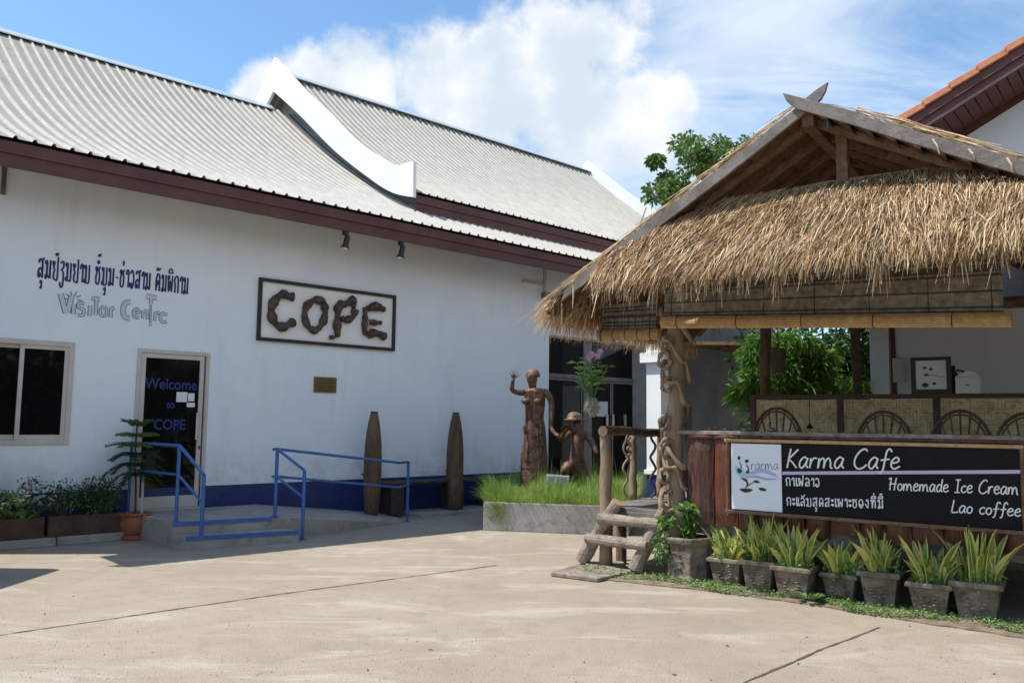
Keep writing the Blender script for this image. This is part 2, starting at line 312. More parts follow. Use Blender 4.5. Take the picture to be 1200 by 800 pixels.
class Frame:
    """local (u, v, z): u along e, v along g"""
    def __init__(s, O, e, g): s.O = Vector((*O, 0)); s.e = Vector((*e, 0)).normalized(); s.g = Vector((*g, 0)).normalized()
    def __call__(s, u, v, z=0): return s.O + s.e*u + s.g*v + Vector((0, 0, z))
    def hit(s, px, py, v):   # pixel ray on the plane v = const -> (u, z)
        d = ray(px, py); k = ((s.O+s.g*v-CAMP).dot(s.g))/d.dot(s.g); P = CAMP+d*k; return ((P-s.O).dot(s.e), P.z)
    def hitu(s, px, py, u):  # on the plane u = const -> (v, z)
        d = ray(px, py); k = ((s.O+s.e*u-CAMP).dot(s.e))/d.dot(s.e); P = CAMP+d*k; return ((P-s.O).dot(s.g), P.z)
    def box(s, mb, u0, u1, v0, v1, z0, z1, mi=0):
        return mb.hexa([s(u0, v0, z0), s(u1, v0, z0), s(u1, v1, z0), s(u0, v1, z0), s(u0, v0, z1), s(u1, v0, z1), s(u1, v1, z1), s(u0, v1, z1)], mi)
    def at(s, px, py, z):
        g = ground(px, py, z)-s.O; return g.dot(s.e), g.dot(s.g)
A = Frame((-4.8, 11.3), (.736, .677), (.677, -.736))     # visitor centre: u along its wall, v out towards the yard
K = Frame((1.0, 9.07), (.819, -.574), (.574, .819))      # cafe hut: u along its front, v into it
B = Frame((5.25, 12.0), (.777, -.629), (.629, .777))     # tiled house behind the hut

# ------------------------------------------------------------------ stroke lettering
def loop(x, y, r, a0=90, n=8): return [(x+r*math.cos(math.radians(a0-360*i/n)), y+r*math.sin(math.radians(a0-360*i/n))) for i in range(n+1)]
LAO = {  # width, strokes (x-height 1)
 'ກ': (.72, [[(.12, 0), (.12, .5), (.02, .66), (.12, .9), (.36, 1), (.56, .86), (.58, .5), (.58, 0)]]),
 'ນ': (.78, [loop(.12, .88, .1), [(.22, .88), (.22, .15), (.12, .0), (.06, .12), (.2, .22), (.45, .1), (.6, .02)], [(.62, 1), (.62, 0)]]),
 'ມ': (.78, [loop(.12, .88, .1), [(.22, .88), (.22, .15)], loop(.13, .1, .1), [(.2, .04), (.62, .04), (.62, 1)]]),
 'ສ': (.74, [loop(.16, .14, .11), [(.06, .2), (.1, .42), (.3, .52), (.5, .42), (.55, .2), (.55, 0)], [(.55, .4), (.54, .75), (.4, .98), (.18, .98), (.06, .8)], [(.46, .82), (.66, 1.1)]]),
 'ລ': (.72, [loop(.16, .14, .11), [(.06, .2), (.1, .42), (.3, .52), (.5, .42), (.55, .2), (.55, 0)], [(.55, .4), (.54, .75), (.4, .98), (.18, .98), (.06, .8)]]),
 'ຢ': (.78, [loop(.12, .88, .1), [(.2, .82), (.12, .62), (.26, .52), (.16, .35), (.16, .05), (.4, -.02), (.62, .05), (.62, 1.25)]]),
 'ຽ': (.62, [[(.08, .9), (.2, 1), (.42, 1), (.42, .7), (.2, .55), (.4, .45), (.46, .2), (.44, -.25), (.25, -.4), (.08, -.3), (.1, -.12)]]),
 'າ': (.46, [[(.04, .72), (.1, .94), (.24, 1), (.34, .84), (.34, 0)]]),
 'ຂ': (.74, [loop(.16, .86, .11), [(.24, .78), (.12, .5), (.1, .2), (.2, .02), (.42, .02), (.54, .2), (.54, .6), (.44, .8), (.62, 1)]]),
 'ວ': (.66, [loop(.14, .18, .11), [(.1, .08), (.3, -.02), (.5, .2), (.52, .6), (.4, .95), (.2, 1), (.05, .8)]]),
 'ຄ': (.76, [[(.1, 0), (.1, .55), (.2, .92), (.4, 1), (.58, .85), (.6, .5), (.6, 0)], loop(.34, .5, .1), [(.3, .4), (.12, .18)]]),
 'ພ': (.82, [loop(.12, .88, .1), [(.06, .8), (.16, .02), (.36, .7), (.56, .02), (.68, 1)]]),
 'ຟ': (.82, [loop(.12, .88, .1), [(.06, .8), (.16, .02), (.36, .7), (.56, .02), (.68, 1.35)]]),
 'ເ': (.34, [[(.12, 1.05), (.1, .3), (.12, .1)], loop(.2, .12, .09)]),
 'ແ': (.58, [[(.12, 1.05), (.1, .3), (.12, .1)], loop(.2, .12, .09), [(.38, 1.05), (.36, .3), (.38, .1)], loop(.46, .12, .09)]),
 'ະ': (.44, [loop(.12, .8, .08), [(.12, .7), (.26, .66), (.34, .9)], loop(.12, .26, .08), [(.12, .16), (.26, .12), (.34, .36)]]),
 'ດ': (.74, [[(.58, 0), (.6, .55), (.5, .92), (.3, 1), (.12, .85), (.08, .5), (.1, 0), (.3, .3)], loop(.36, .4, .09)]),
 'ອ': (.7, [[(.3, 1), (.08, .8), (.04, .4), (.2, .04), (.42, .04), (.56, .4), (.52, .8), (.3, 1)], loop(.24, .3, .09)]),
 'ງ': (.66, [loop(.32, .88, .1), [(.42, .86), (.46, .4), (.36, .02), (.22, .2), (.04, .5)]]),
 'ທ': (.8, [loop(.12, .88, .1), [(.2, .85), (.2, 0), (.26, .5), (.44, .95), (.6, .85), (.62, .4), (.62, 0)]]),
 '-': (.5, [[(.05, .5), (.4, .5)]]), ' ': (.45, []),
}
LAOM = {'ູ': [[(.34, -.14), (.44, -.2), (.42, -.55), (.28, -.5)], [(.34, -.14), (.3, -.3)]], '້': [[(.24, 1.28), (.32, 1.42), (.4, 1.3), (.52, 1.46)]],
 '່': [[(.36, 1.22), (.38, 1.5)]], 'ໍ': [loop(.3, 1.24, .08)], 'ົ': [[(.1, 1.16), (.2, 1.36), (.36, 1.22), (.56, 1.36)]], 'ິ': [[(.06, 1.14), (.16, 1.34), (.4, 1.38), (.56, 1.16), (.06, 1.14)]],
 'ີ': [[(.06, 1.14), (.16, 1.34), (.4, 1.38), (.56, 1.16), (.06, 1.14)], [(.54, 1.2), (.56, 1.45)]], 'ັ': [[(.1, 1.3), (.22, 1.16), (.4, 1.18), (.56, 1.4)]]}
ENG = {
 'K': (.72, [[(.12, 1.45), (.06, .7), (.02, 0)], [(.6, 1.4), (.3, 1.0), (.08, .66), (.3, .45), (.62, 0)]]),
 'a': (.66, [[(.5, .72), (.3, .82), (.08, .5), (.08, .15), (.26, .02), (.46, .4), (.54, .75), (.48, .25), (.62, .02)]]),
 'r': (.52, [[(.06, .75), (.08, .4), (.06, 0), (.12, .5), (.28, .75), (.46, .72)]]),
 'm': (1.0, [[(.06, .75), (.06, 0), (.12, .55), (.3, .75), (.4, .5), (.4, 0), (.48, .55), (.66, .75), (.78, .45), (.82, .1), (.94, 0)]]),
 'C': (.85, [[(.74, 1.25), (.6, 1.42), (.35, 1.3), (.1, .85), (.06, .35), (.26, .02), (.55, .05), (.78, .3)]]),
 'f': (.6, [[(.62, 1.2), (.5, 1.42), (.34, 1.25), (.28, .6), (.22, -.1), (.05, -.3)], [(.04, .62), (.54, .7)]]),
 'e': (.6, [[(.08, .42), (.4, .5), (.46, .7), (.28, .82), (.08, .55), (.08, .2), (.26, .02), (.56, .2)]]),
 'H': (.8, [[(.14, 1.35), (.08, .6), (.06, 0)], [(.64, 1.4), (.56, .7), (.5, 0)], [(-.05, .66), (.3, .72), (.72, .74)], [(-.1, 1.2), (.05, 1.36), (.18, 1.3)]]),
 'o': (.58, [[(.26, .76), (.08, .55), (.08, .2), (.26, .02), (.46, .22), (.46, .6), (.26, .76)]]),
 'd': (.66, [[(.46, .7), (.26, .8), (.08, .45), (.1, .12), (.28, .04), (.48, .4), (.56, 1.4)], [(.52, .9), (.5, .2), (.62, .02)]]),
 'I': (.6, [[(.08, 1.36), (.56, 1.38)], [(.32, 1.36), (.28, .02)], [(.02, .02), (.52, .03)]]),
 'c': (.55, [[(.48, .62), (.34, .76), (.1, .55), (.08, .2), (.26, .02), (.5, .16)]]),
 'L': (.62, [[(.14, 1.4), (.06, .6), (.04, .04), (.3, .02), (.58, .1)]]),
 ' ': (.5, []),
}
def strokes_of(text, table):
    out = []; x = 0; last = 0
    for ch in text:
        if ch in LAOM and table is LAO:
            dy = .0
            if ch in '້່' and prevmark in 'ໍີ': dy = .26
            out += [[(a+last, b+dy) for a, b in st] for st in LAOM[ch]]; prevmark = ch; continue
        w, ss = table[ch]; prevmark = '~'
        cq = .84 if table is LAO else 1; out += [[(a*cq+x, b) for a, b in st] for st in ss]; last = x; x += w
    return out, x
def letter(text, table, fr, origin, xs, ys, wd, name, m, parent, nrm, shear=0):
    """origin: 3D baseline start; xs, ys: 3D vectors of one glyph unit"""
    ss, tot = strokes_of(text, table); mb = MB()
    for st in ss:
        if len(st) > 2: st = [(p.x, p.y) for p in smooth_path([(a, b, 0) for a, b in st], 4)]
        pts = [Vector(origin)+xs*(a+shear*b)+ys*b for a, b in st]
        mb.tube(pts, wd/2, 6, flat=(nrm, .12))
    return mb.build(name, m, parent)

# ------------------------------------------------------------------ plants
def leaf_quad(mb, p, d, n, L, W, mi=0, droop=.2, segs=2):
    """a pointed leaf from p along d"""
    d = d.normalized(); s = d.cross(n)
    if s.length < 1e-4: s = d.cross(Vector((.3, .5, 1)))
    s.normalize(); up = s.cross(d)
    q = p+d*L*.5+up*(L*.06); t = p+d*L-Vector((0, 0, L*droop))
    mb.add([p, q+s*W/2, t, q-s*W/2], [(0, 1, 2), (0, 2, 3)], mi)
def rv(): 
    v = Vector((R.gauss(0, 1), R.gauss(0, 1), R.gauss(0, 1))); return v.normalized()
def blob_leaves(mb, c, rad, n, L, W, nm=1, shell=.5, up=.3, droop=.25):
    c = Vector(c)
    for i in range(n):
        v = rv(); k = (shell+(1-shell)*R.random()); p = c+Vector((v.x*rad[0], v.y*rad[1], v.z*rad[2]))*k
        d = (v+rv()*.8+Vector((0, 0, up))).normalized()
        leaf_quad(mb, p, d, rv(), L*R.uniform(.6, 1.2), W*R.uniform(.7, 1.2), R.randrange(nm), droop)
def grass_blade(mb, p, h, w, lean, mi=0, seg=3):
    a = R.uniform(0, 6.28); s = Vector((math.cos(a), math.sin(a), 0))*w; vs = []
    for i in range(seg+1):
        t = i/seg; q = p+Vector((0, 0, h*t*(1-.18*t*t)))+lean*(t*t); ww = (1-t)**.7
        vs += [q-s*ww, q+s*ww] if i < seg else [q]
    fs = [(2*i, 2*i+1, 2*i+3, 2*i+2) for i in range(seg-1)] + [(2*seg-2, 2*seg-1, 2*seg)]
    mb.add(vs, fs, mi)
def strand(mb, p, d, L, w, sag, mi=0, curl=None):
    """a thatch straw: three-point blade"""
    d = d.normalized(); s = d.cross(rv()); s.normalize(); s *= w/2
    c = curl if curl is not None else rv()*.06
    a = p; b = p+d*L*.5+c*L*.5; e = p+d*L+Vector((0, 0, -sag*L))+c*L*1.2
    mb.add([a-s, a+s, b+s*.9, b-s*.9, e+s*.3, e-s*.3], [(0, 1, 2, 3), (3, 2, 4, 5)], mi)

# ================================================================== GROUND
gm = MB(); gm.add([(-220, -60, 0), (220, -60, 0), (220, 260, 0), (-220, 260, 0)], [(0, 1, 2, 3)])
GROUND = gm.build('ground', MT['ground']); GROUND['kind'] = 'structure'
def crack(P, wid, seed):
    rr = random.Random(seed); mb = MB(); pts = smooth_path([(*ground(*p)[:2], 0) for p in P], 1); L = []
    for i in range(len(pts)-1):
        n = max(2, int((pts[i+1]-pts[i]).length/.06))
        L += [pts[i].lerp(pts[i+1], j/n) for j in range(n)]
    L.append(pts[-1]); vs = []; off = 0
    for i, p in enumerate(L):
        d = (L[min(i+1, len(L)-1)]-L[max(i-1, 0)]).normalized(); s = Vector((-d.y, d.x, 0)); off = off*.85+rr.uniform(-.004, .004)
        ww = wid*rr.uniform(.35, 1.2); vs += [p+s*(off-ww/2)+Vector((0, 0, .004)), p+s*(off+ww/2)+Vector((0, 0, .004))]
    mb.add(vs, [(2*i, 2*i+1, 2*i+3, 2*i+2) for i in range(len(L)-1)]); return mb.build('joint', MT['joint'], GROUND)
crack([(-60, 754), (0, 744), (300, 700), (440, 681), (582, 662)], .022, 1)
crack([(1030, 735), (960, 762), (870, 800), (760, 850)], .022, 2)
# weedy verge along the hut
vg = MB(); E0 = [K(-.25, -.62), K(.5, -.60), K(1.3, -.52), K(2.2, -.5), K(3.2, -.62), K(4.2, -.7), K(5.5, -.75)]; rr = random.Random(5); E0 = [p+Vector((rr.uniform(-.02, .02), rr.uniform(-.02, .02), 0)) for p in smooth_path(E0, 8)]
top = [Vector((p.x, p.y, .012)) for p in E0]; bk = [K(-.25+i*5.75/(len(E0)-1), .1, .02) for i in range(len(E0))]
n = len(E0); vg.add(E0+top+bk, [(i, i+1, n+i+1, n+i) for i in range(n-1)]+[(n+i, n+i+1, 2*n+i+1, 2*n+i) for i in range(n-1)])
vg = vg.build('verge', MT['verge']); vg['kind'] = 'structure'

# ================================================================== VISITOR CENTRE
BLD = thing('visitor_centre', 'long white visitor centre with navy base band and curved pale metal roof', 'building', A(4, -3, 0))
T0, T1 = -3.2, 17.0; NB = -14.2
def abox(name, m, t0, t1, n0, n1, z0, z1, parent=BLD, bevel=0, label=None):
    return A.box(MB(), t0, t1, n1, n0, z0, z1).build(name, m, parent, bevel=bevel, label=label)
WT, WB = A.hit(0, 395.5, 0)[1], A.hit(0, 521, 0)[1]         # window head and sill
w0, w1 = -2.6, A.hit(88, 402, 0)[0]
d0, d1, dz0, dz1 = A.hit(161.5, 408, 0)[0], A.hit(246, 413, 0)[0], .30, A.hit(161, 408, 0)[1]
c0 = 7.53; e1 = 11.2; ez = 3.3
def wallpiece(t0, t1, z0, z1):
    abox('wall', MT['wall'], t0, t1, 0, -.2, max(z0, .6), z1) if z1 > .6 else None
    if z0 < .6: abox('dado', MT['dado'], t0, t1, .006, -.2, z0, .598)
HT = 4.86
wallpiece(T0+.3, w0, 0, HT); wallpiece(w0, w1, WT, HT); wallpiece(w0, w1, 0, WB); wallpiece(w1, d0, 0, HT); wallpiece(d0, d1, dz1, HT)
wallpiece(d0, d1, 0, dz0-.002); wallpiece(d1, c0, 0, HT); wallpiece(c0, e1, ez, HT); wallpiece(e1, T1-.3, 0, HT)
def gable(t, th):
    pr = [A(t, NB+.4, 0), A(t, -.2, 0), A(t, -.2, 4.9), A(t, -3.5, 6.6), A(t, -6.9, 8.9), A(t, -10.3, 6.6), A(t, NB+.4, 4.9)]
    MB().prism(pr, A.e*th).build('gable_wall', MT['wall'], BLD)
gable(T0+.3, .2); gable(T1-.5, .2)
abox('back_wall', MT['wall'], T0+.5, T1-.5, NB+.6, NB+.4, 0, 4.9)
# window
wf = A.box(MB(), w0, w1, -.06, .03, WB, WT); wf = MB()
def aframe(mb, t0, t1, z0, z1, n0, n1, fw, fb=None):
    fb = fw if fb is None else fb
    A.box(mb, t0, t0+fw, n0, n1, z0, z1); A.box(mb, t1-fw, t1, n0, n1, z0, z1); A.box(mb, t0+fw, t1-fw, n0, n1, z1-fw, z1); A.box(mb, t0+fw, t1-fw, n0, n1, z0, z0+fb); return mb
WN = aframe(MB(), w0, w1, WB, WT, -.1, .02, .06, .05).build('window', MT['alu'], BLD)
mt = A.hit(24, 450, 0)[0]
for a, b_, n0, n1 in ((mt-.03, w1-.06, -.02, .005), (mt-1.0, mt+.03, -.06, -.03)):
    aframe(MB(), a, b_, WB+.05, WT-.06, n0, n1, .05, .07).build('sash', MT['alu'], WN)
    A.box(MB(), a+.05, b_-.05, n0+.008, n0+.014, WB+.12, WT-.11).build('pane', MT['glass'], WN)
for zz_ in (A.hit(50, 453, 0)[1], A.hit(50, 465, 0)[1]):
    A.box(MB(), mt+.02, w1-.12, -.075, -.06, zz_-.012, zz_+.012).build('bar', MT['alu'], WN)
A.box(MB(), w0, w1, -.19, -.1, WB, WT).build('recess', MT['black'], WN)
# door
DR = aframe(MB(), d0, d1, dz0, dz1, -.12, .02, .05, .02).build('door', MT['alu'], BLD)
aframe(MB(), d0+.055, d1-.075, dz0+.025, dz1-.055, -.03, .012, .06, .16).build('leaf', MT['alu'], DR)
A.box(MB(), d0+.115, d1-.135, -.012, -.004, dz0+.185, dz1-.115).build('pane', MT['glass'], DR)
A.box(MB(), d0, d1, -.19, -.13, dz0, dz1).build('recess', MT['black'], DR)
MB().tube([A(d1-.16, .045, 1.25), A(d1-.16, .045, 1.62)], .012, 8).build('handle', MT['chrome'], DR)
MB().tube([A(d1-.1, .03, 1.12), A(d1-.1, .03, 1.16)], .012, 8).build('lock', MT['black'], DR)
def font_text(txt, size, org, xdir, nrm, m, parent, name='lettering', extr=.002, align='CENTER', bold=0.0, xs=1.0):
    cu = bpy.data.curves.new(name, 'FONT'); cu.body = txt; cu.size = size; cu.align_x = align; cu.extrude = extr; cu.offset = bold; cu.resolution_u = 3
    o = bpy.data.objects.new(name, cu); COL.objects.link(o)
    me = bpy.data.meshes.new_from_object(o.evaluated_get(bpy.context.evaluated_depsgraph_get())); bpy.data.objects.remove(o)
    X = Vector(xdir).normalized(); Z = Vector(nrm).normalized(); Y = Z.cross(X)
    me.transform(Matrix(((X.x*xs, Y.x, Z.x, org[0]), (X.y*xs, Y.y, Z.y, org[1]), (X.z*xs, Y.z, Z.z, org[2]), (0, 0, 0, 1)))); me.materials.clear(); me.materials.append(m)
    for p in me.polygons: p.material_index = 0
    return link(name, me, parent)
dc = (d0+d1)/2-.02
for tx, py, sz in (('Welcome', 456, .21), ('to', 478, .15), ('COPE', 503, .2)):
    t, z = A.hit(200, py, 0); font_text(tx, sz, A(dc, .001, z), A.e, A.g, MT['inkblue'], DR, bold=.004, xs=.85)
for x0, y0, x1, y1 in ((207, 459, 219, 471), (220.5, 460.5, 227.5, 470), (219, 471.5, 228, 477)):
    a = A.hit(x0, y0, 0); b_ = A.hit(x1, y1, 0); A.box(MB(), a[0], b_[0], -.002, .004, b_[1], a[1]).build('notice', MT['paper'], DR)
# entrance doors behind the statues
EN = MB()
for a, b_ in ((c0, c0+.05), (A.hit(690, 450, 0)[0]-.07, A.hit(697, 450, 0)[0]), (e1-.12, e1)): A.box(EN, a, b_, -.16, -.08, 0.1, ez)
zt = A.hit(645, 439, 0)[1]; A.box(EN, c0+.05, e1-.12, -.155, -.085, zt-.04, zt+.04)
EN = EN.build('entrance', MT['alud'], BLD)
cuts = [c0+.05, A.hit(690, 450, 0)[0]-.07, A.hit(721, 450, 0)[0], e1-.12]
for i in range(3):
    aframe(MB(), cuts[i]+.01, cuts[i+1]-.01, .12, zt-.05, -.14, -.1, .04, .1).build('leaf', MT['alud'], EN)
    A.box(MB(), cuts[i]+.05, cuts[i+1]-.05, -.125, -.115, .22, zt-.09).build('pane', MT['glass'], EN)
A.box(MB(), c0+.05, e1-.12, -.13, -.12, zt+.04, ez-.02).build('pane', MT['glass'], EN)
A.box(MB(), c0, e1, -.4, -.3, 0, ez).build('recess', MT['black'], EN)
for px in (714, 721, 735):
    t, z = A.hit(px, 492, 0); A.box(MB(), t-.03, t+.03, -.09, -.05, z-.12, z+.12).build('handle', MT['chrome'], EN)
a = A.hit(703, 470, 0); b_ = A.hit(716, 488, 0); A.box(MB(), a[0], b_[0], -.099, -.09, b_[1], a[1]).build('notice', MT['paper'], EN)
abox('door_head', MT['slab'], c0, e1, .004, -.2, ez-.05, ez-.003)

# roofs
def prof_low(k): return .87-7.77*k, 4.73+2.8*k+1.59*k*k
def prof_up(k): return -.9-6.0*k, 5.85+2.9*k+1.3*k*k
PITCH = .2
def sheet_mesh(prof, ribs, mirror):
    mb = MB(); K_ = 18; xs = []
    for r in range(ribs):
        b0 = r*PITCH; xs += [(b0, 0), (b0+.07, 0), (b0+.088, .034), (b0+.112, .034), (b0+.130, 0)]
    xs.append((ribs*PITCH+.005, 0)); vs = []
    for i in range(K_+1):
        k = i/K_; n, z = prof(k); n2, z2 = prof(min(1, k+.01)); n1, z1 = prof(max(0, k-.01)); tg = Vector((n2-n1, z2-z1)).normalized(); nx, nz = tg.y, -tg.x
        if nz < 0: nx, nz = -nx, -nz
        for x, h in xs:
            nn_ = n+nx*h; zz = z+nz*h
            if mirror: nn_ = -13.8-nn_
            vs.append(A.e*x+A.g*nn_+Vector((0, 0, zz)))
    w = len(xs)
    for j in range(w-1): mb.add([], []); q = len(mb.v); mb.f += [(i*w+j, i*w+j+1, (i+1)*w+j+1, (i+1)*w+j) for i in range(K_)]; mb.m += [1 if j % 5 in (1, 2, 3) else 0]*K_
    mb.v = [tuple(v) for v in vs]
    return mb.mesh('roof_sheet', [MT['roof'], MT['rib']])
def roof(prof, t0, t1, ribs):
    for mir in (False, True):
        me = sheet_mesh(prof, ribs, mir); n = int(math.ceil((t1-t0)/(PITCH*ribs)))
        for i in range(n): link('roof_sheet', me, BLD, A.O+A.e*(t0+i*ribs*PITCH))
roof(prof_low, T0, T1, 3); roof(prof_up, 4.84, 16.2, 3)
RE = 4.84+math.ceil((16.2-4.84)/.6)*.6
def ridgecap(t0, t1, z):
    mb = MB(); pr = [(-6.9-.2, z-.10), (-6.9-.19, z-.075), (-6.9, z+.07), (-6.9+.19, z-.075), (-6.9+.2, z-.10), (-6.9, z+.035)]
    mb.prism([A(t0, n, q) for n, q in pr], A.e*(t1-t0)); mb.build('ridge_cap', MT['ridge'], BLD)
ridgecap(T0-.02, 4.74, 9.14); ridgecap(4.84, RE, 10.1)
abox('fascia_upper_board', MT['fascia'], T0, T1, .83, .79, 4.56, 4.70); abox('fascia_lower_board', MT['fascia'], T0+.01, T1-.01, .805, .765, 4.405, 4.559)
abox('soffit', MT['fascia'], T0+.02, T1-.02, .765, .0, 4.66, 4.69)
abox('fascia_upper_board', MT['fascia'], 4.86, RE-.05, -.93, -.97, 5.66, 5.81); abox('fascia_lower_board', MT['fascia'], 4.87, RE-.06, -.955, -.995, 5.50, 5.659)
abox('soffit', MT['fascia'], 4.9, RE-.1, -.995, -1.5, 5.54, 5.57)
# dark clerestory under the upper roof and its end walls
abox('upper_wall', MT['fascia'], 5.3, RE-.3, -1.5, -1.6, 4.9, 5.9)
for t in (5.35, RE-.35):
    prp = []
    for k in (0, .25, .5, .75, 1): n, z = prof_up(k*.88+.12); prp.append((n, z-.06))
    pr = [(-1.62, 5.0)]+prp+[(-13.8-n, z) for n, z in prp[::-1][1:]]+[(-13.8+1.62, 5.0)]
    MB().prism([A(t, n, z) for n, z in pr], A.e*.05).build('gable_panel', MT['ridge'], BLD)
for mir in (0, 1):  # rafters seen under the raised gable end
    for j in range(7):
        k = .12+j*.14; n, z = prof_up(k)
        if mir: n = -13.8-n
        MB().beam(A(4.9, n, z-.08), A(5.35, n, z-.08), .05, .08).build('purlin', MT['fascia'], BLD)
# white swept barge boards
def barge(t):
    topc = [(342.7, 90), (362, 111), (385.5, 132), (414.7, 163.5), (446, 185), (466.5, 194), (481, 188), (484.5, 189)]
    botc = [(484, 231), (457.5, 225), (426, 204), (390, 175), (356, 140), (336, 121), (320, 107)]
    def hit(px, py):
        v, z = A.hitu(px, py, 4.77); return v, z
    T_ = [hit(*p) for p in topc]; Bt = [hit(*p) for p in botc]
    T_ = [(p.x, p.y) for p in smooth_path([(a, b, 0) for a, b in T_], 3)]; Bt = [(p.x, p.y) for p in smooth_path([(a, b, 0) for a, b in Bt], 3)]
    tip = hit(322.5, 66.7)
    # quads between the two edges so that the curved board stays a clean strip
    for mir in (0, 1):
        top_ = [(-6.9, tip[1]), (-6.55, 10.16)]+T_; bot_ = Bt[::-1]; bot_[0] = (-6.9, bot_[0][1])
        def res(C, n):
            C = [Vector((a, b, 0)) for a, b in C]; L = [0]
            for i in range(1, len(C)): L.append(L[-1]+(C[i]-C[i-1]).length)
            out = []
            for i in range(n+1):
                s = L[-1]*i/n; j = max(k for k in range(len(L)) if L[k] <= s+1e-9); j = min(j, len(C)-2); f = (s-L[j])/(L[j+1]-L[j]); out.append(C[j].lerp(C[j+1], f))
            return out
        n = 30; a = res(top_, n); b = res(bot_, n)
        q = lambda p, tt: A(tt, -13.8-p.x if mir else p.x, p.y)
        vs = [q(p, t) for p in a]+[q(p, t) for p in b]+[q(p, t+.07) for p in a]+[q(p, t+.07) for p in b]; m_ = n+1
        fs = []
        for i in range(n): fs += [(i, i+1, m_+i+1, m_+i), (2*m_+i+1, 2*m_+i, 3*m_+i, 3*m_+i+1), (i, 2*m_+i, 2*m_+i+1, i+1), (m_+i, m_+i+1, 3*m_+i+1, 3*m_+i)]
        fs += [(n, 2*m_+n, 3*m_+n, m_+n), (0, m_, 3*m_, 2*m_)]
        MB().add(vs, fs).build('barge_board', MT['white'], BLD)
barge(4.77); barge(RE)
# conduit and bracket near the corner, small junction box
a = A.hit(637, 331, 0); MB().tube([A(7.37, .03, 4.64), A(7.37, .03, 4.12)], .03, 8).build('conduit', MT['alu'], BLD)
A.box(MB(), 7.3, 7.46, .0, .12, 3.98, 4.12).build('junction_box', MT['alud'], BLD); A.box(MB(), 6.75, 7.34, .0, .04, 4.26, 4.31).build('conduit', MT['alu'], BLD)
A.box(MB(), -2.06, -2.01, 0, .05, 4.25, 4.6).build('conduit', MT['alud'], BLD)

# wall lettering
lx0, lz0 = A.hit(44, 322, 0); lx1, lz1 = A.hit(222, 335, 0)
txt = 'ສູນຢ້ຽມຢາມ ຂໍ້ມູນ-ຂ່າວສານ ຄົນພິການ'; _, tot = strokes_of(txt, LAO); us = (lx1-lx0)/tot
prz = A.hit(44, 324, 0)[1]
letter(txt, LAO, A, A(lx0, .004, prz-.01), A.e*us, Vector((0, 0, .235)), .025, 'lettering', MT['navy'], BLD, A.g)
# doodled bubble letters: a dark outline stroke under a pale fill stroke
def bubble(strokes, x0, z0, sx, sz, wd, fill=MT['pale']):
    for wdd, m, o in ((wd, MT['ink'], .003), (wd-.017, fill, .0065)):
        mb = MB()
        for st in strokes:
            pts = [A(x0+a*sx, o, z0+b*sz) for a, b in (st if len(st) < 3 else [(p.x, p.y) for p in smooth_path([(a, b, 0) for a, b in st], 4)])]
            mb.tube(pts, wdd/2, 8, flat=(A.g, .03))
            for e_ in (pts[0], pts[-1]): mb.lathe(e_, [(0.0001, -.0001)], 3) if False else None
        mb.build('lettering', m, BLD)
vx, vz = A.hit(71, 371, 0)
def px2(x, y): return A.hit(x, y, 0)
def bstroke(px_list, wd, fill=MT['pale']):
    wd *= .82
    bubble([[px2(x, y) for x, y in st] for st in px_list], 0, 0, 1, 1, wd, fill)
bstroke([[(71, 344), (77, 367)], [(79, 366), (84, 346)]], .085)
bstroke([[(86.5, 356), (86, 368)]], .07); bstroke([[(99, 356), (93, 355), (92, 360), (98, 363), (97, 369), (91, 369)]], .055)
bstroke([[(105.5, 358), (105, 370)]], .065); bstroke([[(107, 349.5), (117, 350.5)], [(113, 351), (112, 369)]], .06)
bstroke([[(122, 359), (117.5, 363), (118.5, 369.5), (124, 369), (124.5, 362), (122, 359)]], .05); bstroke([[(130, 361), (129.5, 372)], [(130, 362), (134, 360.5)]], .06)
bstroke([[(153, 354), (147, 355), (144, 363), (146, 371), (152, 373)]], .085); bstroke([[(157, 367), (163, 366), (161, 362), (156.5, 364), (157, 371), (163, 372)]], .05)
bstroke([[(167, 373), (167.5, 364)], [(168, 366), (172, 364), (172.5, 374)]], .05); bstroke([[(171, 347), (184, 349)]], .085); bstroke([[(177, 350), (176.5, 356)]], .06); bstroke([[(176.5, 357), (176, 379)]], .035)
bstroke([[(176, 380), (176, 382)]], .05); bstroke([[(182, 366), (181, 376)], [(182, 367), (187, 366)]], .055); bstroke([[(196, 369), (190, 367), (187.5, 372), (190, 377), (195.5, 377)]], .055)
mb = MB()
for an in range(0, 181, 36):
    c = A(*px2(85.5, 351)[:1], .004, px2(85.5, 351)[1]); dv = A.e*math.cos(math.radians(an))+Vector((0, 0, math.sin(math.radians(an)))); mb.tube([c+dv*.05, c+dv*.11], .005, 5)
mb.build('lettering', MT['ink'], BLD)

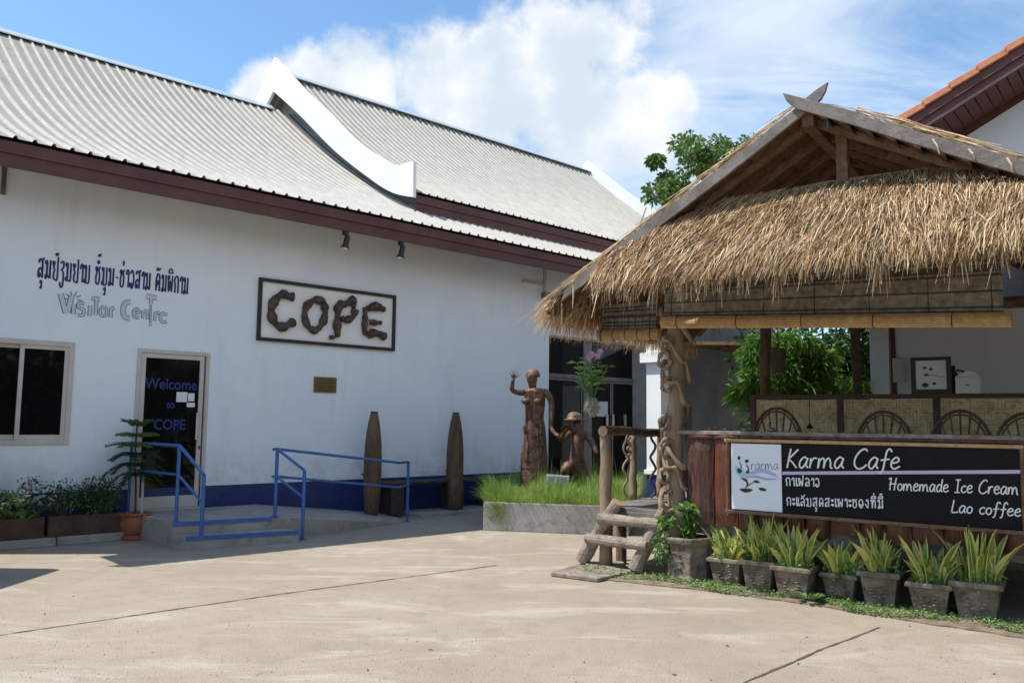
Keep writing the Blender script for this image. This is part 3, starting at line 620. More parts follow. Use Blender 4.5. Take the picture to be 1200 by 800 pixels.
# COPE sign
s0, s1 = 1.34, 3.80; sz0, sz1 = 2.71, 3.655
SG = thing('framed_sign', 'large black framed white sign spelling COPE in carved limb letters on the wall', 'sign', A(2.57, .0, 2.7))
aframe(MB(), s0, s1, sz0, sz1, .0, .05, .05).build('frame', MT['black'], SG)
A.box(MB(), s0+.045, s1-.045, .002, .012, sz0+.045, sz1-.045).build('backboard', MT['white'], SG)
def limb(pts, rad, name='letter', m=MT['limb'], seed=0):
    rr = random.Random(seed); P = smooth_path([A(*(lambda q: (q[0], .05, q[1]))(A.hit(x, y, .05))) for x, y in pts], 5)
    rs = [rad*(1+.22*math.sin(i*.9+seed)+rr.uniform(-.14, .14)) for i in range(len(P))]; rs[0] *= .7; rs[-1] *= .6
    return (P, rs, m)
LET = {
 'C': [([(344, 348), (338, 347), (331, 345), (322, 352), (318, 365), (322, 378), (332, 383), (340, 379), (346, 377)], .062)],
 'O': [([(381, 355), (370, 351), (360, 358), (357, 370), (361, 382), (370, 387), (378, 378), (381, 366), (379, 357), (372, 352)], .054)],
 'P': [([(396, 395), (395, 380), (396, 365), (395, 356)], .058), ([(393, 395), (386, 395)], .03), ([(396, 357), (405, 356), (416, 350)], .065), ([(416, 362), (414, 371), (405, 375), (400, 373)], .055), ([(413, 360), (417, 356)], .04)],
 'E': [([(428, 360), (428, 375), (428, 393)], .05), ([(430, 362), (440, 359), (451, 363)], .07), ([(430, 377), (440, 378), (447, 378)], .042), ([(430, 392), (440, 390), (452, 395)], .068)],
}
for q, (ch, parts) in enumerate(LET.items()):
    mb = MB()
    for i, (pts, rad) in enumerate(parts):
        P, rs, m_ = limb(pts, rad, seed=q*5+i); mb.tube(P, rs, 9)
    mb.build('letter', MT['limb'], SG, smooth=True)
P, rs, _ = limb([(429.5, 376), (429.5, 388)], .036, seed=3); MB().tube([p+A.g*.03 for p in P], rs, 8).build('pale_limb', MT['limbl'], SG, smooth=True)
# brass plaque
PQ = A.box(MB(), 2.32, 2.72, 0, .02, 1.97, 2.215).build('plaque', MT['brass'], bevel=.004); tag(PQ, 'small square brass plaque on the white wall below the limb letter sign', 'plaque')
mb = MB()
for i in range(10):
    z = 2.18-i*.02; A.box(mb, 2.36, 2.68-R.uniform(0, .08), .0205, .022, z-.003, z+.003)
mb.build('engraving', MT['black'], PQ)
# spotlights under the eave
for (px, py), lb in (((405, 268), 'left of two black eave spotlights, above the framed sign'), ((470, 282), 'right of two black eave spotlights, further from the wall lettering')):
    t, z = A.hit(px, py, .74); L = thing('spotlight', lb, 'spotlight', A(t, .72, 4.44), 'spotlights under the eave')
    c = A(t, .74, 4.40); MB().tube([c+Vector((0, 0, .03)), c+Vector((0, 0, -.05))], .05, 10).build('mount', MT['black'], L)
    MB().tube([c+Vector((0, 0, -.02)), c+A.e*.045+Vector((0, 0, -.09))], .02, 8).build('bracket', MT['black'], L)
    d = (A.e*-.16+Vector((0, 0, -1))-A.g*.1).normalized(); p = c+A.e*.04+Vector((0, 0, -.05)); MB().tube([p, p+d*.15, p+d*.2], [.04, .045, .07], 12).build('housing', MT['black'], L)
    MB().tube([p+d*.19, p+d*.225], [.06, .045], 12).build('lamp_face', MT['chrome'], L)

# ================================================================== LANDING, STEPS, RAMP
ST = thing('entrance_landing', 'grey concrete landing with two blue edged steps and a side ramp at the glass door', 'steps', A(.3, 1.0, 0))
def poly_block(name, pts, z0, z1, m, parent, label=None):
    return MB().prism([Vector((p[0], p[1], z0)) for p in pts], (0, 0, z1-z0)).build(name, m, parent, label=label)
def g2(px, py, z): g = ground(px, py, z); return Vector((g.x, g.y))
fl, frt = g2(203, 612, .3), g2(324, 607, .3)
wl, wr = A(-.42, 0.01)[:2], A(3.5, 0.01)[:2]
sl0, sl1 = g2(218, 629, .15), g2(349, 621, .15)
frt = frt-Vector((A.g.x, A.g.y))*.14; sl1 = sl1+Vector((A.g.x, A.g.y))*.03
top_pts = [fl, frt, A(1.45, .01)[:2], A(-.38, .01)[:2]]
poly_block('landing', top_pts, 0, .3, MT['slab'], ST)
bl = fl+(fl-frt).normalized()*.0; 
poly_block('step', [sl0, sl1, frt-(frt-fl).normalized()*-.12+Vector((.02, .05)), fl+Vector((-.0, -.006))-(frt-fl).normalized()*.0], 0, .15, MT['slab'], ST)
def nosing(p, q, z, name='nosing'):
    d = (q-p).normalized(); n = Vector((d.y, -d.x)); a = p+n*.012; b = q+n*.012
    MB().prism([Vector((a.x, a.y, z-.045)), Vector((b.x, b.y, z-.045)), Vector((b.x-n.x*.05, b.y-n.y*.05, z-.045)), Vector((a.x-n.x*.05, a.y-n.y*.05, z-.045))], (0, 0, .049)).build(name, MT['blue'], ST)
nosing(fl, frt, .3); nosing(sl0, sl1, .15)
re = g2(470, 613, 0); rw = A(3.9, .01); a = A(1.45, .01)
MB().add([(frt.x, frt.y, 0), (re.x, re.y, 0), (rw.x, rw.y, 0), (a.x, a.y, 0), (frt.x, frt.y, .298), (re.x, re.y, .012), (rw.x, rw.y, .012), (a.x, a.y, .298)],
         [(3, 2, 1, 0), (4, 5, 6, 7), (0, 1, 5, 4), (1, 2, 6, 5), (2, 3, 7, 6), (3, 0, 4, 7)]).build('ramp', MT['slab'], ST)
ap = MB(); A.box(ap, 3.9, 7.6, .01, .75, 0, .05); ap = ap.build('apron', MT['slab']); ap['kind'] = 'structure'
# handrails
def top_at(p, py):  # height on the vertical through p that shows at image row py
    lo, hi = -1, 4
    for _ in range(40):
        m_ = (lo+hi)/2; q = Vector((p.x, p.y, m_))-CAMP; y = CY-F*q.dot(u_)/q.dot(w_)
        if y > py: lo = m_
        else: hi = m_
    return m_
def v3(p, z): return Vector((p.x, p.y, z))
def plate(p, z, T): MB().tube([v3(p, z), v3(p, z+.008)], .05, 14).build('base_plate', MT['blue'], T)
RL = thing('handrail', 'blue steel handrail on the left of the steps by the potted pine', 'handrail', v3(fl, .3), 'blue handrails at the entrance')
p1 = g2(206, 611, .3); p2 = g2(235, 642, 0); zt1 = top_at(p1, 522); zt2 = top_at(p2, 556); zm1 = top_at(p1, 556); zm2 = top_at(p2, 589)
wp = A(-.37, .08)
MB().tube([v3(p1, .28), v3(p1, zt1)], .022, 10).build('post', MT['blue'], RL); MB().tube([v3(p2, 0), v3(p2, zt2)], .024, 10).build('post', MT['blue'], RL)
MB().tube([v3(wp, zt1), v3(p1, zt1), v3(p2, zt2)], .021, 10).build('top_rail', MT['blue'], RL); MB().tube([v3(wp, zm1), v3(p1, zm1), v3(p2, zm2)], .017, 10).build('mid_rail', MT['blue'], RL)
MB().tube([v3(wp, .3), v3(wp, zt1)], .02, 10).build('post', MT['blue'], RL)
plate(p1, .3, RL); plate(p2, .001, RL)
RR = thing('handrail', 'longer blue steel handrail running from the steps down the ramp', 'handrail', v3(frt, 0), 'blue handrails at the entrance')
q1 = g2(322, 605, .3); q2 = g2(354, 632, 0); q3 = g2(477, 611, 0)
a1, a2, a3 = top_at(q1, 526), top_at(q2, 551), top_at(q3, 541); b1, b2, b3 = top_at(q1, 558), top_at(q2, 583), top_at(q3, 568)
for q, z0, z1 in ((q1, .28, a1), (q2, 0, a2), (q3, 0, a3)): MB().tube([v3(q, z0), v3(q, z1)], .023, 10).build('post', MT['blue'], RR)
plate(q1, .3, RR); plate(q2, .001, RR); plate(q3, .001, RR)
kn = q1.lerp(q3, .86)+Vector((.12, -.12)); kz = top_at(kn, 542); kz2 = top_at(kn, 571)
MB().tube([v3(q1, a1)-A.e*.06, v3(q1, a1), v3(kn, kz), v3(q3, a3)], .02, 10).build('top_rail', MT['blue'], RR)
MB().tube([v3(q1, b1)-A.e*.06, v3(q1, b1), v3(kn, kz2), v3(q3, b3)], .018, 10).build('mid_rail', MT['blue'], RR)
MB().tube([v3(q1, a1), v3(q2, a2)], .02, 10).build('slope_rail', MT['blue'], RR); MB().tube([v3(q1, b1), v3(q2, b2)], .017, 10).build('slope_rail', MT['blue'], RR)

# benches and bomb casings
def bench(t0, t1, label, brace):
    BN = thing('bench', label, 'bench', A((t0+t1)/2, .3, 0), 'dark benches against the wall')
    for k in range(3): A.box(MB(), t0, t1, .12+k*.13, .235+k*.13, .52, .56).build('slat', MT['benchw'], BN, bevel=.004)
    for t in (t0+.3, t1-.4): A.box(MB(), t-.14, t+.1, .14, .48, 0.02, .52).build('leg', MT['benchw'], BN, bevel=.01)
    if brace: MB().beam(A(t0+.2, .5, .1), A(t0+.6, .5, .5), .05, .05).build('brace', MT['bambood'], BN)
bench(3.35, 5.3, 'dark wooden bench against the wall between the two tall rusted casings', False)
bench(5.45, 7.4, 'dark wooden bench against the wall right of the further casing', True)
def casing(px0, px1, pyb, pyt, n_, label):
    t, _ = A.hit((px0+px1)/2, pyb, n_); c = A(t, n_, 0); zb = 0.04
    zt_ = top_at(c, pyt); q = c-CAMP; rad = (px1-px0)/2*q.dot(w_)/F*.985; h = zt_-zb
    o = thing('bomb_casing', label, 'bomb casing', A(t, n_, 0), 'upright rusted bomb casings')
    pr = [(.72, 0), (.80, .06), (.92, .2), (1, .38), (1, .55), (.93, .68), (.80, .8), (.62, .9), (.40, .985)]
    MB().lathe((c.x, c.y, zb), [(rad*a, h*b) for a, b in pr], 20).build('shell', MT['bomb'], o, smooth=True)
    MB().lathe((c.x, c.y, zb+h*.985), [(rad*.40, 0), (rad*.40, h*.015)], 14).build('nose_cap', MT['benchw'], o)
    for b in (.2, .55): MB().lathe((c.x, c.y, zb+h*b-.012), [(rad*(.925 if b < .3 else 1.008), 0), (rad*(.935 if b < .3 else 1.008), .024)], 20).build('band', MT['bomb'], o)
    MB().tube([c-A.e*rad+Vector((0, 0, .68)), c-A.e*(rad+.06)+Vector((0, 0, .72))], .012, 6).build('lug', MT['bomb'], o)
casing(424.5, 446, 600, 482, .45, 'tall upright rusted brown bomb casing standing nearest the ramp handrail')
casing(522, 542.5, 590, 483, .45, 'darker upright bomb casing between the two dark benches')

# ================================================================== YARD: grass planter with statues
def onY(px, py, Y):  # pixel ray at world depth Y
    d = ray(px, py); return CAMP+d*(Y/d.y)
def skin(name, V, E, rad, m, parent, sub=1, seed=0, rough=0):
    me = bpy.data.meshes.new(name); me.from_pydata([tuple(v) for v in V], E, []); o = bpy.data.objects.new(name, me); COL.objects.link(o)
    o.modifiers.new('s', 'SKIN'); sd = me.skin_vertices[0].data
    for i, r in enumerate(rad): sd[i].radius = (r, r) if isinstance(r, (int, float)) else r
    sd[0].use_root = True
    ss = o.modifiers.new('u', 'SUBSURF'); ss.levels = sub; ss.render_levels = sub
    m2 = bpy.data.meshes.new_from_object(o.evaluated_get(bpy.context.evaluated_depsgraph_get())); bpy.data.objects.remove(o)
    rr = random.Random(seed)
    if rough:
        for v in m2.vertices: v.co += Vector((rr.uniform(-1, 1), rr.uniform(-1, 1), rr.uniform(-1, 1)))*rough
    m2.materials.clear(); m2.materials.append(m)
    for p in m2.polygons: p.use_smooth = True; p.material_index = 0
    return link(name, m2, parent)
pa, pb = ground(566, 621), ground(737, 628); pd = Vector((-(pb-pa).y, (pb-pa).x, 0)).normalized(); pe = (pb-pa).normalized(); PW = (pb-pa).length; PD = 2.3; PH = .40
def PL(a, b, z=0): p = pa+pe*a+pd*b; return Vector((p.x, p.y, z))
PT = thing('grass_planter', 'low concrete planter box overgrown with bright grass around the metal statues', 'planter', PL(PW/2, PD/2))
def pbox(name, a0, a1, b0, b1, z0, z1, m, bev=.012): MB().hexa([PL(a0, b0, z0), PL(a1, b0, z0), PL(a1, b1, z0), PL(a0, b1, z0), PL(a0, b0, z1), PL(a1, b0, z1), PL(a1, b1, z1), PL(a0, b1, z1)]).build(name, m, PT, bevel=bev)
pbox('side_wall', 0, PW, 0, .1, 0, PH, MT['planter']); pbox('side_wall', 0, PW, PD-.1, PD, 0, PH, MT['planter']); pbox('side_wall', 0, .1, .1, PD-.1, 0, PH, MT['planter']); pbox('side_wall', PW-.1, PW, .1, PD-.1, 0, PH, MT['planter'])
pbox('soil', .1, PW-.1, .1, PD-.1, .02, PH-.03, MT['soil'], 0)
gr = MB(); ctr = PL(PW/2, PD/2)
for i in range(21000):
    a, b = R.uniform(.0, PW), R.uniform(.02, PD-.05); edge = min(a, PW-a, b)
    ln = Vector((R.gauss(0, .07), R.gauss(0, .07), 0)); h = R.uniform(.2, .44)*(1+.3*math.sin(a*7+b*3))
    if b < .14: ln += -pd*R.uniform(.04, .2); h *= .7
    if a < .2: ln += -pe*R.uniform(.06, .26)
    if a > PW-.15: ln += pe*R.uniform(.05, .16)
    if R.random() < .03: h *= 1.6
    grass_blade(gr, PL(a, b, PH-.04), h, .0035, ln)
for i in range(480):  # a sparse tuft hanging down the left of the front
    a = R.gauss(.2, .085); dz = abs(R.gauss(0, .15)); grass_blade(gr, PL(max(.01, a+dz*.15), -.006, PH-min(dz, .36)), R.uniform(.03, .09), .004, -pd*R.uniform(.01, .04)+pe*R.uniform(-.04, .04)-Vector((0, 0, R.uniform(.02, .10))))
GR = gr.build('grass', MT['grass'], PT, kind='stuff')
CD = thing('sign_card', 'small pale card on a stake in the grass before the tall statue', 'sign', PL(.85, .25, PH))
cc = [onY(x, y, 12.2) for x, y in ((639, 570), (665.5, 571), (667, 558), (640.5, 556))]; MB().prism(cc, Vector((.0, .012, .004))).build('card', MT['pale'], CD)
mb = MB(); 
for i in range(6):
    a = cc[3].lerp(cc[0], (i+1)/7); b = cc[2].lerp(cc[1], (i+1)/7); mb.beam(a.lerp(b, .1)+Vector((0, -.004, 0)), a.lerp(b, .9)+Vector((0, -.004, 0)), .005, .007)
mb.build('print', MT['ink'], CD)
MB().tube([onY(652, 571, 12.22), onY(652, 590, 12.22)], .008, 6).build('stake', MT['chrome'], CD)
# tall statue made of rusted sheet
YS = 13.0; S1 = thing('statue', 'tall rusted scrap metal figure raising its wire fingered left hand, standing in the grass', 'statue', onY(625, 588, YS)*1.0)
def jit(mb, q):
    rr = random.Random(len(mb.v)); mb.v = [(x+rr.uniform(-q, q), y+rr.uniform(-q, q), z+rr.uniform(-q, q)*.6) for x, y, z in mb.v]
prof = [(588, 17.5), (560, 17), (546, 16), (530, 15.2), (512, 13.6), (500, 12.2), (488, 11.2), (476, 11.6), (466, 12.6), (458, 12.6), (455, 9)]
base = onY(625, 588, YS); kpx = YS/F; mb = MB(); pr = []
cz = lambda y: onY(625, y, YS).z
mb.lathe((base.x, base.y, 0), [(r*kpx, cz(y)) for y, r in prof[:4]], 11, sy=.8); jit(mb, .012)
mb.build('skirt', MT['rust'], S1)
mb = MB(); mb.lathe((base.x+.01, base.y, 0), [(r*kpx*.97, cz(y)) for y, r in prof[3:]], 12, sy=.72); jit(mb, .010); mb.build('torso', MT['rust'], S1)
for k in range(4): a = -2.5+k*.62; MB().tube([Vector((base.x+math.cos(a)*r*kpx*.99, base.y+math.sin(a)*r*kpx*.76, cz(y))) for y, r in prof[3:9]], .008, 5).build('weld_seam', MT['rust'], S1)
MB().lathe((base.x, base.y, 0), [(16.3*kpx, cz(548)), (16.4*kpx, cz(546.2))], 20, sy=.82).build('seam_band', MT['rust'], S1)
P = lambda x, y, dy=0: onY(x, y, YS+dy)
skin('head', [P(624, 456), P(624, 450), P(624, 444), P(624, 438), P(624, 435.5), P(618.5, 445, -.08)], [(0, 1), (1, 2), (2, 3), (3, 4), (2, 5)], [.075, .062, (.10, .10), (.108, .105), .06, .025], MT['rust'], S1, 2)
MB().lathe(P(624.5, 441.5), [(.112, 0), (.115, .03), (.10, .08), (.07, .115), (.02, .135)], 16).build('cap', MT['rust'], S1, smooth=True)
skin('raised_arm', [P(616, 459), P(610, 460), P(599.5, 457.5, -.05), P(600.5, 449, -.1), P(601.5, 443, -.12)], [(0, 1), (1, 2), (2, 3), (3, 4)], [.07, .055, .045, .034, .03], MT['rust'], S1, 1)
for dx, dy, k in ((-4.5, -8, 0), (-1, -10, 0), (2.5, -11, 0), (6, -9, 0), (10, -6, 0)): MB().tube([P(601.5, 444, -.12), P(601.5+dx*.5, 444+dy*.55, -.13), P(601.5+dx, 444+dy, -.12)], [.011, .009, .005], 6).build('finger', MT['rust'], S1)
skin('lowered_arm', [P(634, 459), P(641, 459), P(646, 470), P(646, 485, -.05), P(645, 500, -.1), P(650, 508, -.15), P(656, 512, -.2)], [(i, i+1) for i in range(6)], [.07, .062, .05, .045, .036, .034, .045], MT['rust'], S1, 1)
for a, b_ in ((615, 470), (629, 470)): MB().lathe(P(a+1, b_, -.11)-Vector((0, 0, .05)), [(.03, 0), (.065, .03), (.065, .07), (.02, .1)], 12, sy=.7).build('breast_plate', MT['rust'], S1, smooth=True)
for k in range(14):
    y = R.uniform(500, 560); an = R.uniform(-2.6, -.5); rr_ = 15.5*kpx*(1.02 if y > 530 else .93); c = Vector((base.x+math.cos(an)*rr_, base.y+math.sin(an)*rr_*.8, cz(y))); t = Vector((-math.sin(an), math.cos(an)*.8, 0)); h = Vector((0, 0, R.uniform(.05, .14))); w = R.uniform(.02, .05)
    MB().prism([c-t*w-h, c+t*w-h*.8, c+t*w*.8+h, c-t*w*.7+h*.9], Vector((math.cos(an), math.sin(an), 0))*.012).build('patch', MT['rust'], S1)
# smaller helmeted statue
YT = 13.5; Q = lambda x, y, dy=0: onY(x, y, YT+dy)
S2 = thing('statue', 'smaller rusted metal figure in a brimmed helmet holding a curved sheet to its mouth', 'statue', Q(676, 583))
skin('body', [Q(677, 545), Q(676, 530), Q(678, 515), Q(679, 504), Q(676, 498), Q(675, 493), Q(669, 585), Q(688, 585), Q(668, 562), Q(687, 562)], [(0, 1), (1, 2), (2, 3), (3, 4), (4, 5), (0, 8), (8, 6), (0, 9), (9, 7)],
     [(.16, .13), (.14, .11), (.165, .12), (.14, .11), .065, .085, .07, .07, .10, .10], MT['rust'], S2, 2)
MB().lathe(Q(673, 492.5), [(.165, 0), (.175, .012), (.13, .03), (.125, .07), (.095, .115), (.04, .14)], 18).build('helmet', MT['rust'], S2, smooth=True)
skin('arm', [Q(673, 507), Q(664, 509, -.08), Q(657, 517, -.2), Q(661, 506, -.28), Q(666, 501, -.3)], [(0, 1), (1, 2), (2, 3), (3, 4)], [.07, .055, .05, .045, .04], MT['rust'], S2, 1)
skin('arm', [Q(682, 507), Q(691, 513), Q(696, 524, -.1), Q(700, 532, -.15)], [(0, 1), (1, 2), (2, 3)], [.07, .06, .05, .035], MT['rust'], S2, 1)
cv = [Q(657, 503, -.3), Q(661, 499, -.34), Q(667, 500, -.36), Q(671, 506, -.33)]; vs = []
for p in smooth_path(cv, 4): vs += [p+Vector((0, -.05, .03)), p+Vector((0, .06, -.03)), p+Vector((0, .06, -.045)), p+Vector((0, -.05, .015))]
MB().add(vs, [(4*i+j, 4*i+(j+1) % 4, 4*i+4+(j+1) % 4, 4*i+4+j) for i in range(len(vs)//4-1) for j in range(4)]).build('curved_sheet', MT['rust'], S2)
skin('raised_knee', [Q(672, 556), Q(666, 543, -.15), Q(660, 556, -.2)], [(0, 1), (1, 2)], [.09, .1, .07], MT['rust'], S2, 1)

# ================================================================== LEFT BED AND ITS PLANTS
BD = thing('flower_trough', 'long dark brown planting trough against the wall under the window', 'planter', A(-2.2, .8, 0))
bz = .345
for a, b_ in ((-3.6, -1.42), (-1.38, -.50)):
    A.box(MB(), a, b_, .40, .36, .1, bz).build('side_panel', MT['brick'], BD, bevel=.008); A.box(MB(), a, b_, .07, .03, .1, bz).build('side_panel', MT['brick'], BD, bevel=.008)
    A.box(MB(), a+.02, b_-.02, .36, .07, .12, bz-.05).build('soil', MT['soil'], BD); A.box(MB(), a, a+.05, .36, .07, .1, bz).build('end_panel', MT['brick'], BD); A.box(MB(), b_-.05, b_, .36, .07, .1, bz).build('end_panel', MT['brick'], BD)
A.box(MB(), -3.6, -1.3, .47, .008, .0, .1).build('plinth', MT['slab'], BD, bevel=.01); A.box(MB(), -1.28, -.52, .44, .008, .0, .1).build('plinth', MT['slab'], BD, bevel=.01)
def bedpt(px, py, n=.22):
    n = min(n, .3)
    t, z = A.hit(px, py, n); return A(t, n, z)
def bush(name, label, cat, px, py0, py1, rx, n, L, W, mats, nrm_off=.5, shell=.3, group=None, stems=5):
    top = bedpt(px, py0, nrm_off); bot = Vector((top.x, top.y, bz-.05)); T = thing(name, label, cat, bot, group)
    c = Vector((top.x, top.y, (top.z+bedpt(px, py1, nrm_off).z)/2)); rz = (top.z-bedpt(px, py1, nrm_off).z)/2
    mb = MB(); blob_leaves(mb, c, (rx, rx*.8, rz), n, L, W, nm=len(mats), shell=shell); mb.build('foliage', mats, T)
    sm = MB()
    for i in range(stems): e_ = c+Vector((R.uniform(-1, 1)*rx*.6, R.uniform(-1, 1)*rx*.4, R.uniform(-.2, .6)*rz)); sm.tube([bot, bot.lerp(e_, .5)+rv()*.02, e_], [.008, .006, .003], 5)
    sm.build('stem', MT['bark'], T); return T
bush('shrub', 'dark rounded clipped shrub at the right end of the brown trough', 'shrub', 116, 557, 603, .30, 1500, .045, .022, [MT['lf3'], MT['lf3'], MT['lf2']], .5)
bush('shrub', 'loose dark leafy shrub in the middle of the brown trough', 'shrub', 74, 562, 600, .27, 520, .05, .024, [MT['lf3'], MT['lf2']], .4)
bush('shrub', 'thin sprig with small leaves standing up behind the pale flowers', 'shrub', 38, 557, 580, .17, 150, .04, .02, [MT['lf2'], MT['lf3']], .35, stems=4)
bush('variegated_plant', 'bushy pale green variegated plant at the left picture edge in the trough', 'plant', 5, 574, 596, .26, 420, .06, .03, [MT['lf1'], MT['lf2'], MT['wflower']], .45)
fb = bush('flowering_plant', 'low plant with clusters of cream flowers in the trough', 'plant', 40, 583, 600, .22, 200, .045, .02, [MT['lf2'], MT['lf3']], .65)
mb = MB()
for i in range(34):
    p = bedpt(R.uniform(24, 64), R.uniform(580, 591), .68)+rv()*.03
    for k in range(5): leaf_quad(mb, p, rv()+Vector((0, 0, .6)), rv(), .03, .02, 0, .1)
mb.build('blossom', MT['wflower'], fb)
ro = bedpt(18, 604, .28); RT = thing('rosette_plant', 'bright green broad leaved rosette in the sunny left of the trough', 'plant', ro)
for i in range(16):
    a = i*2.4; d = Vector((math.cos(a), math.sin(a), .7+.5*(i % 3))); mb = MB(); s = d.normalized().cross(Vector((0, 0, 1))).normalized(); base_ = Vector((ro.x, ro.y, bz-.03))+Vector((math.cos(a*1.7), math.sin(a*1.3), 0))*.12
    L = R.uniform(.14, .22); p1_ = base_+d.normalized()*L*.55; p2_ = base_+d.normalized()*L+Vector((0, 0, -.03)); w = .045
    mb.add([base_, p1_-s*w, p2_, p1_+s*w, p1_-Vector((0, 0, .012))], [(0, 1, 4), (1, 2, 4), (2, 3, 4), (3, 0, 4)]); mb.build('leaf', MT['lf1'], RT)
# potted young araucaria
pc = A(-.60, 1.05); pc = ground(157, 631, 0); pc = Vector((pc.x, pc.y, 0)); AR = thing('potted_pine', 'young tiered araucaria pine in a round terracotta pot beside the landing', 'potted plant', pc)
kp = pc.y/F; hpot = top_at(pc, 600)
MB().lathe(pc, [(.165, 0), (.185, .01), (.185, .055), (.15, .06)], 24).build('saucer', MT['terra'], AR, smooth=False)
MB().lathe(pc, [(.14, .05), (.175, .12), (.188, .2), (.175, .28), (.165, hpot-.03), (.192, hpot-.025), (.195, hpot), (.165, hpot), (.16, hpot-.05)], 24).build('pot', MT['terra'], AR, smooth=True)
mb = MB()
for i in range(22): a = i/22*6.283; mb.lathe(pc+Vector((math.cos(a)*.185, math.sin(a)*.185, hpot-.035)), [(.014, 0), (.024, .012), (.014, .028)], 6)
mb.build('rim_beads', MT['terra'], AR)
MB().lathe(pc, [(.155, hpot-.06), (.155, hpot-.04)], 16).build('soil', MT['soil'], AR)
tz = top_at(pc, 491); tt = pc+Vector((-.04, .0, tz)); st = [pc+Vector((0, 0, hpot-.05)), pc+Vector((-.015, 0, hpot+.35)), pc+Vector((-.045, 0, hpot+.7)), tt]
MB().tube(smooth_path(st, 4), [.016-.0006*i for i in range(13)], 7).build('trunk', MT['bark'], AR)
for ti, (py, rr_, dz, nb) in enumerate([(496, .17, .05, 5), (509, .24, .0, 5), (520, .34, -.02, 6), (531, .33, -.08, 6), (543, .38, -.14, 6), (554, .32, -.17, 6)]):
    z = top_at(pc, py); mb = MB(); c0_ = pc+Vector((-.04*(z-hpot)/(tz-hpot), 0, z))
    for b_ in range(nb):
        a = 6.283*b_/nb+ti*.7; d = Vector((math.cos(a), math.sin(a), 0)); path = smooth_path([c0_, c0_+d*rr_*.5+Vector((0, 0, dz*.2+.02)), c0_+d*rr_+Vector((0, 0, dz))], 7)
        mb.tube(path, .005, 4)
        for i, p in enumerate(path[1:]):
            sdir = d.cross(Vector((0, 0, 1)))
            for sg in (-1, 1):
                for q_ in range(3):
                    Ln = .085*(1-.5*i/len(path)); dd = (sdir*sg+d*.6+Vector((0, 0, -.5+R.uniform(-.25, .2)))).normalized(); leaf_quad(mb, p+d*q_*.008, dd+rv()*.15, rv(), Ln, .012, 0, .05)
            leaf_quad(mb, p, d+Vector((0, 0, .3)), rv(), .05, .012, 0, .1)
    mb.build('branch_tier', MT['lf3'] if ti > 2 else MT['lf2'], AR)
sp = pc+Vector((.075, .02, 0)); MB().beam(sp+Vector((0, 0, hpot-.05)), sp+Vector((-.01, 0, top_at(sp, 555))), .028, .02).build('stake', MT['alu'], AR)

# ================================================================== CAFE HUT
HUT = thing('cafe_hut', 'open thatched cafe hut on stilts with gabled grass roof and crossed barge boards', 'hut', K(2.4, 1.2, 0))
DZ = .65; UR = 2.42; V0, V1 = -.65, 3.2; ZA = 4.35; SL, SR = .5875, .53; UL, URR = -.33, 5.35
def zr(u): return ZA-(SL if u < UR else SR)*abs(u-UR)     # underside of the roof
def kbox(mb, u0, u1, v0, v1, z0, z1): return K.box(mb, u0, u1, v0, v1, z0, z1)
# deck
i = 0; v = .02
while v < 3.0:
    kbox(MB(), -.08+R.uniform(-.02, .02), 5.0, v, min(v+.145, 3.0), DZ-.035+R.uniform(-.004, .004), DZ+R.uniform(0, .005)).build('deck_board', MT['grey'], HUT, bevel=.004); v += .15
kbox(MB(), -.05, .78, .0, .06, DZ-.17, DZ-.037).build('edge_board', MT['grey'], HUT, bevel=.006)
kbox(MB(), .9, 2.9, .04, .10, DZ-.20, DZ-.04).build('edge_board', MT['grey'], HUT, bevel=.006); kbox(MB(), 2.905, 5.0, .045, .105, DZ-.20, DZ-.04).build('edge_board', MT['grey'], HUT, bevel=.006)
for v in (.5, 1.5, 2.8): kbox(MB(), 0, 5.0, v, v+.1, DZ-.14, DZ-.037).build('joist', MT['wood'], HUT)
for u in (.05, 1.7, 3.3, 4.8):
    for v in (.35, 1.6, 2.9): MB().tube([K(u, v, 0), K(u, v, DZ-.14)], .06, 8).build('stilt', MT['wood'], HUT)
def rough_pole(p0, p1, r, seed, wob=.012, n=9, seg=9):
    rr = random.Random(seed); P = [p0.lerp(p1, i/seg)+Vector((rr.uniform(-wob, wob), rr.uniform(-wob, wob), 0)) for i in range(seg+1)]; P[0] = p0; P[-1] = p1
    return P, [r*rr.uniform(.9, 1.1)*(1.06-.1*i/seg) for i in range(seg+1)]
# main posts: the sunlit front post carries a twisting vine
P, rs = rough_pole(K(.86, .0, .02), K(.86, .0, zr(.86)), .085, 3, n=12); VP = MB().tube(P, rs, 12).build('post', MT['pole'], HUT, smooth=True)
vine = []
def zc(t): return .35+t*2.4
for turns, ph, off, sd in ((3.6, .4, .0, 1), (2.1, 2.6, .02, 2)):
    rr = random.Random(sd); pts = []; n_ = 42
    for i in range(n_):
        t = i/(n_-1); a = ph-turns*6.283*t+.5*math.sin(t*9+sd); rad = .125+off+.03*math.sin(i*.9+sd)+rr.uniform(-.01, .02); p = K(.86, 0, zc(t)+.05*math.sin(i*1.7)); pts.append(p+Vector((math.cos(a)*rad, math.sin(a)*rad, 0)))
    pts = smooth_path(pts, 3); MB().tube(pts, [(.026 if sd == 1 else .02)*(1+.28*math.sin(i*1.1)+rr.uniform(-.12, .12)) for i in range(len(pts))], 7).build('vine', MT['pole'], VP, smooth=True)
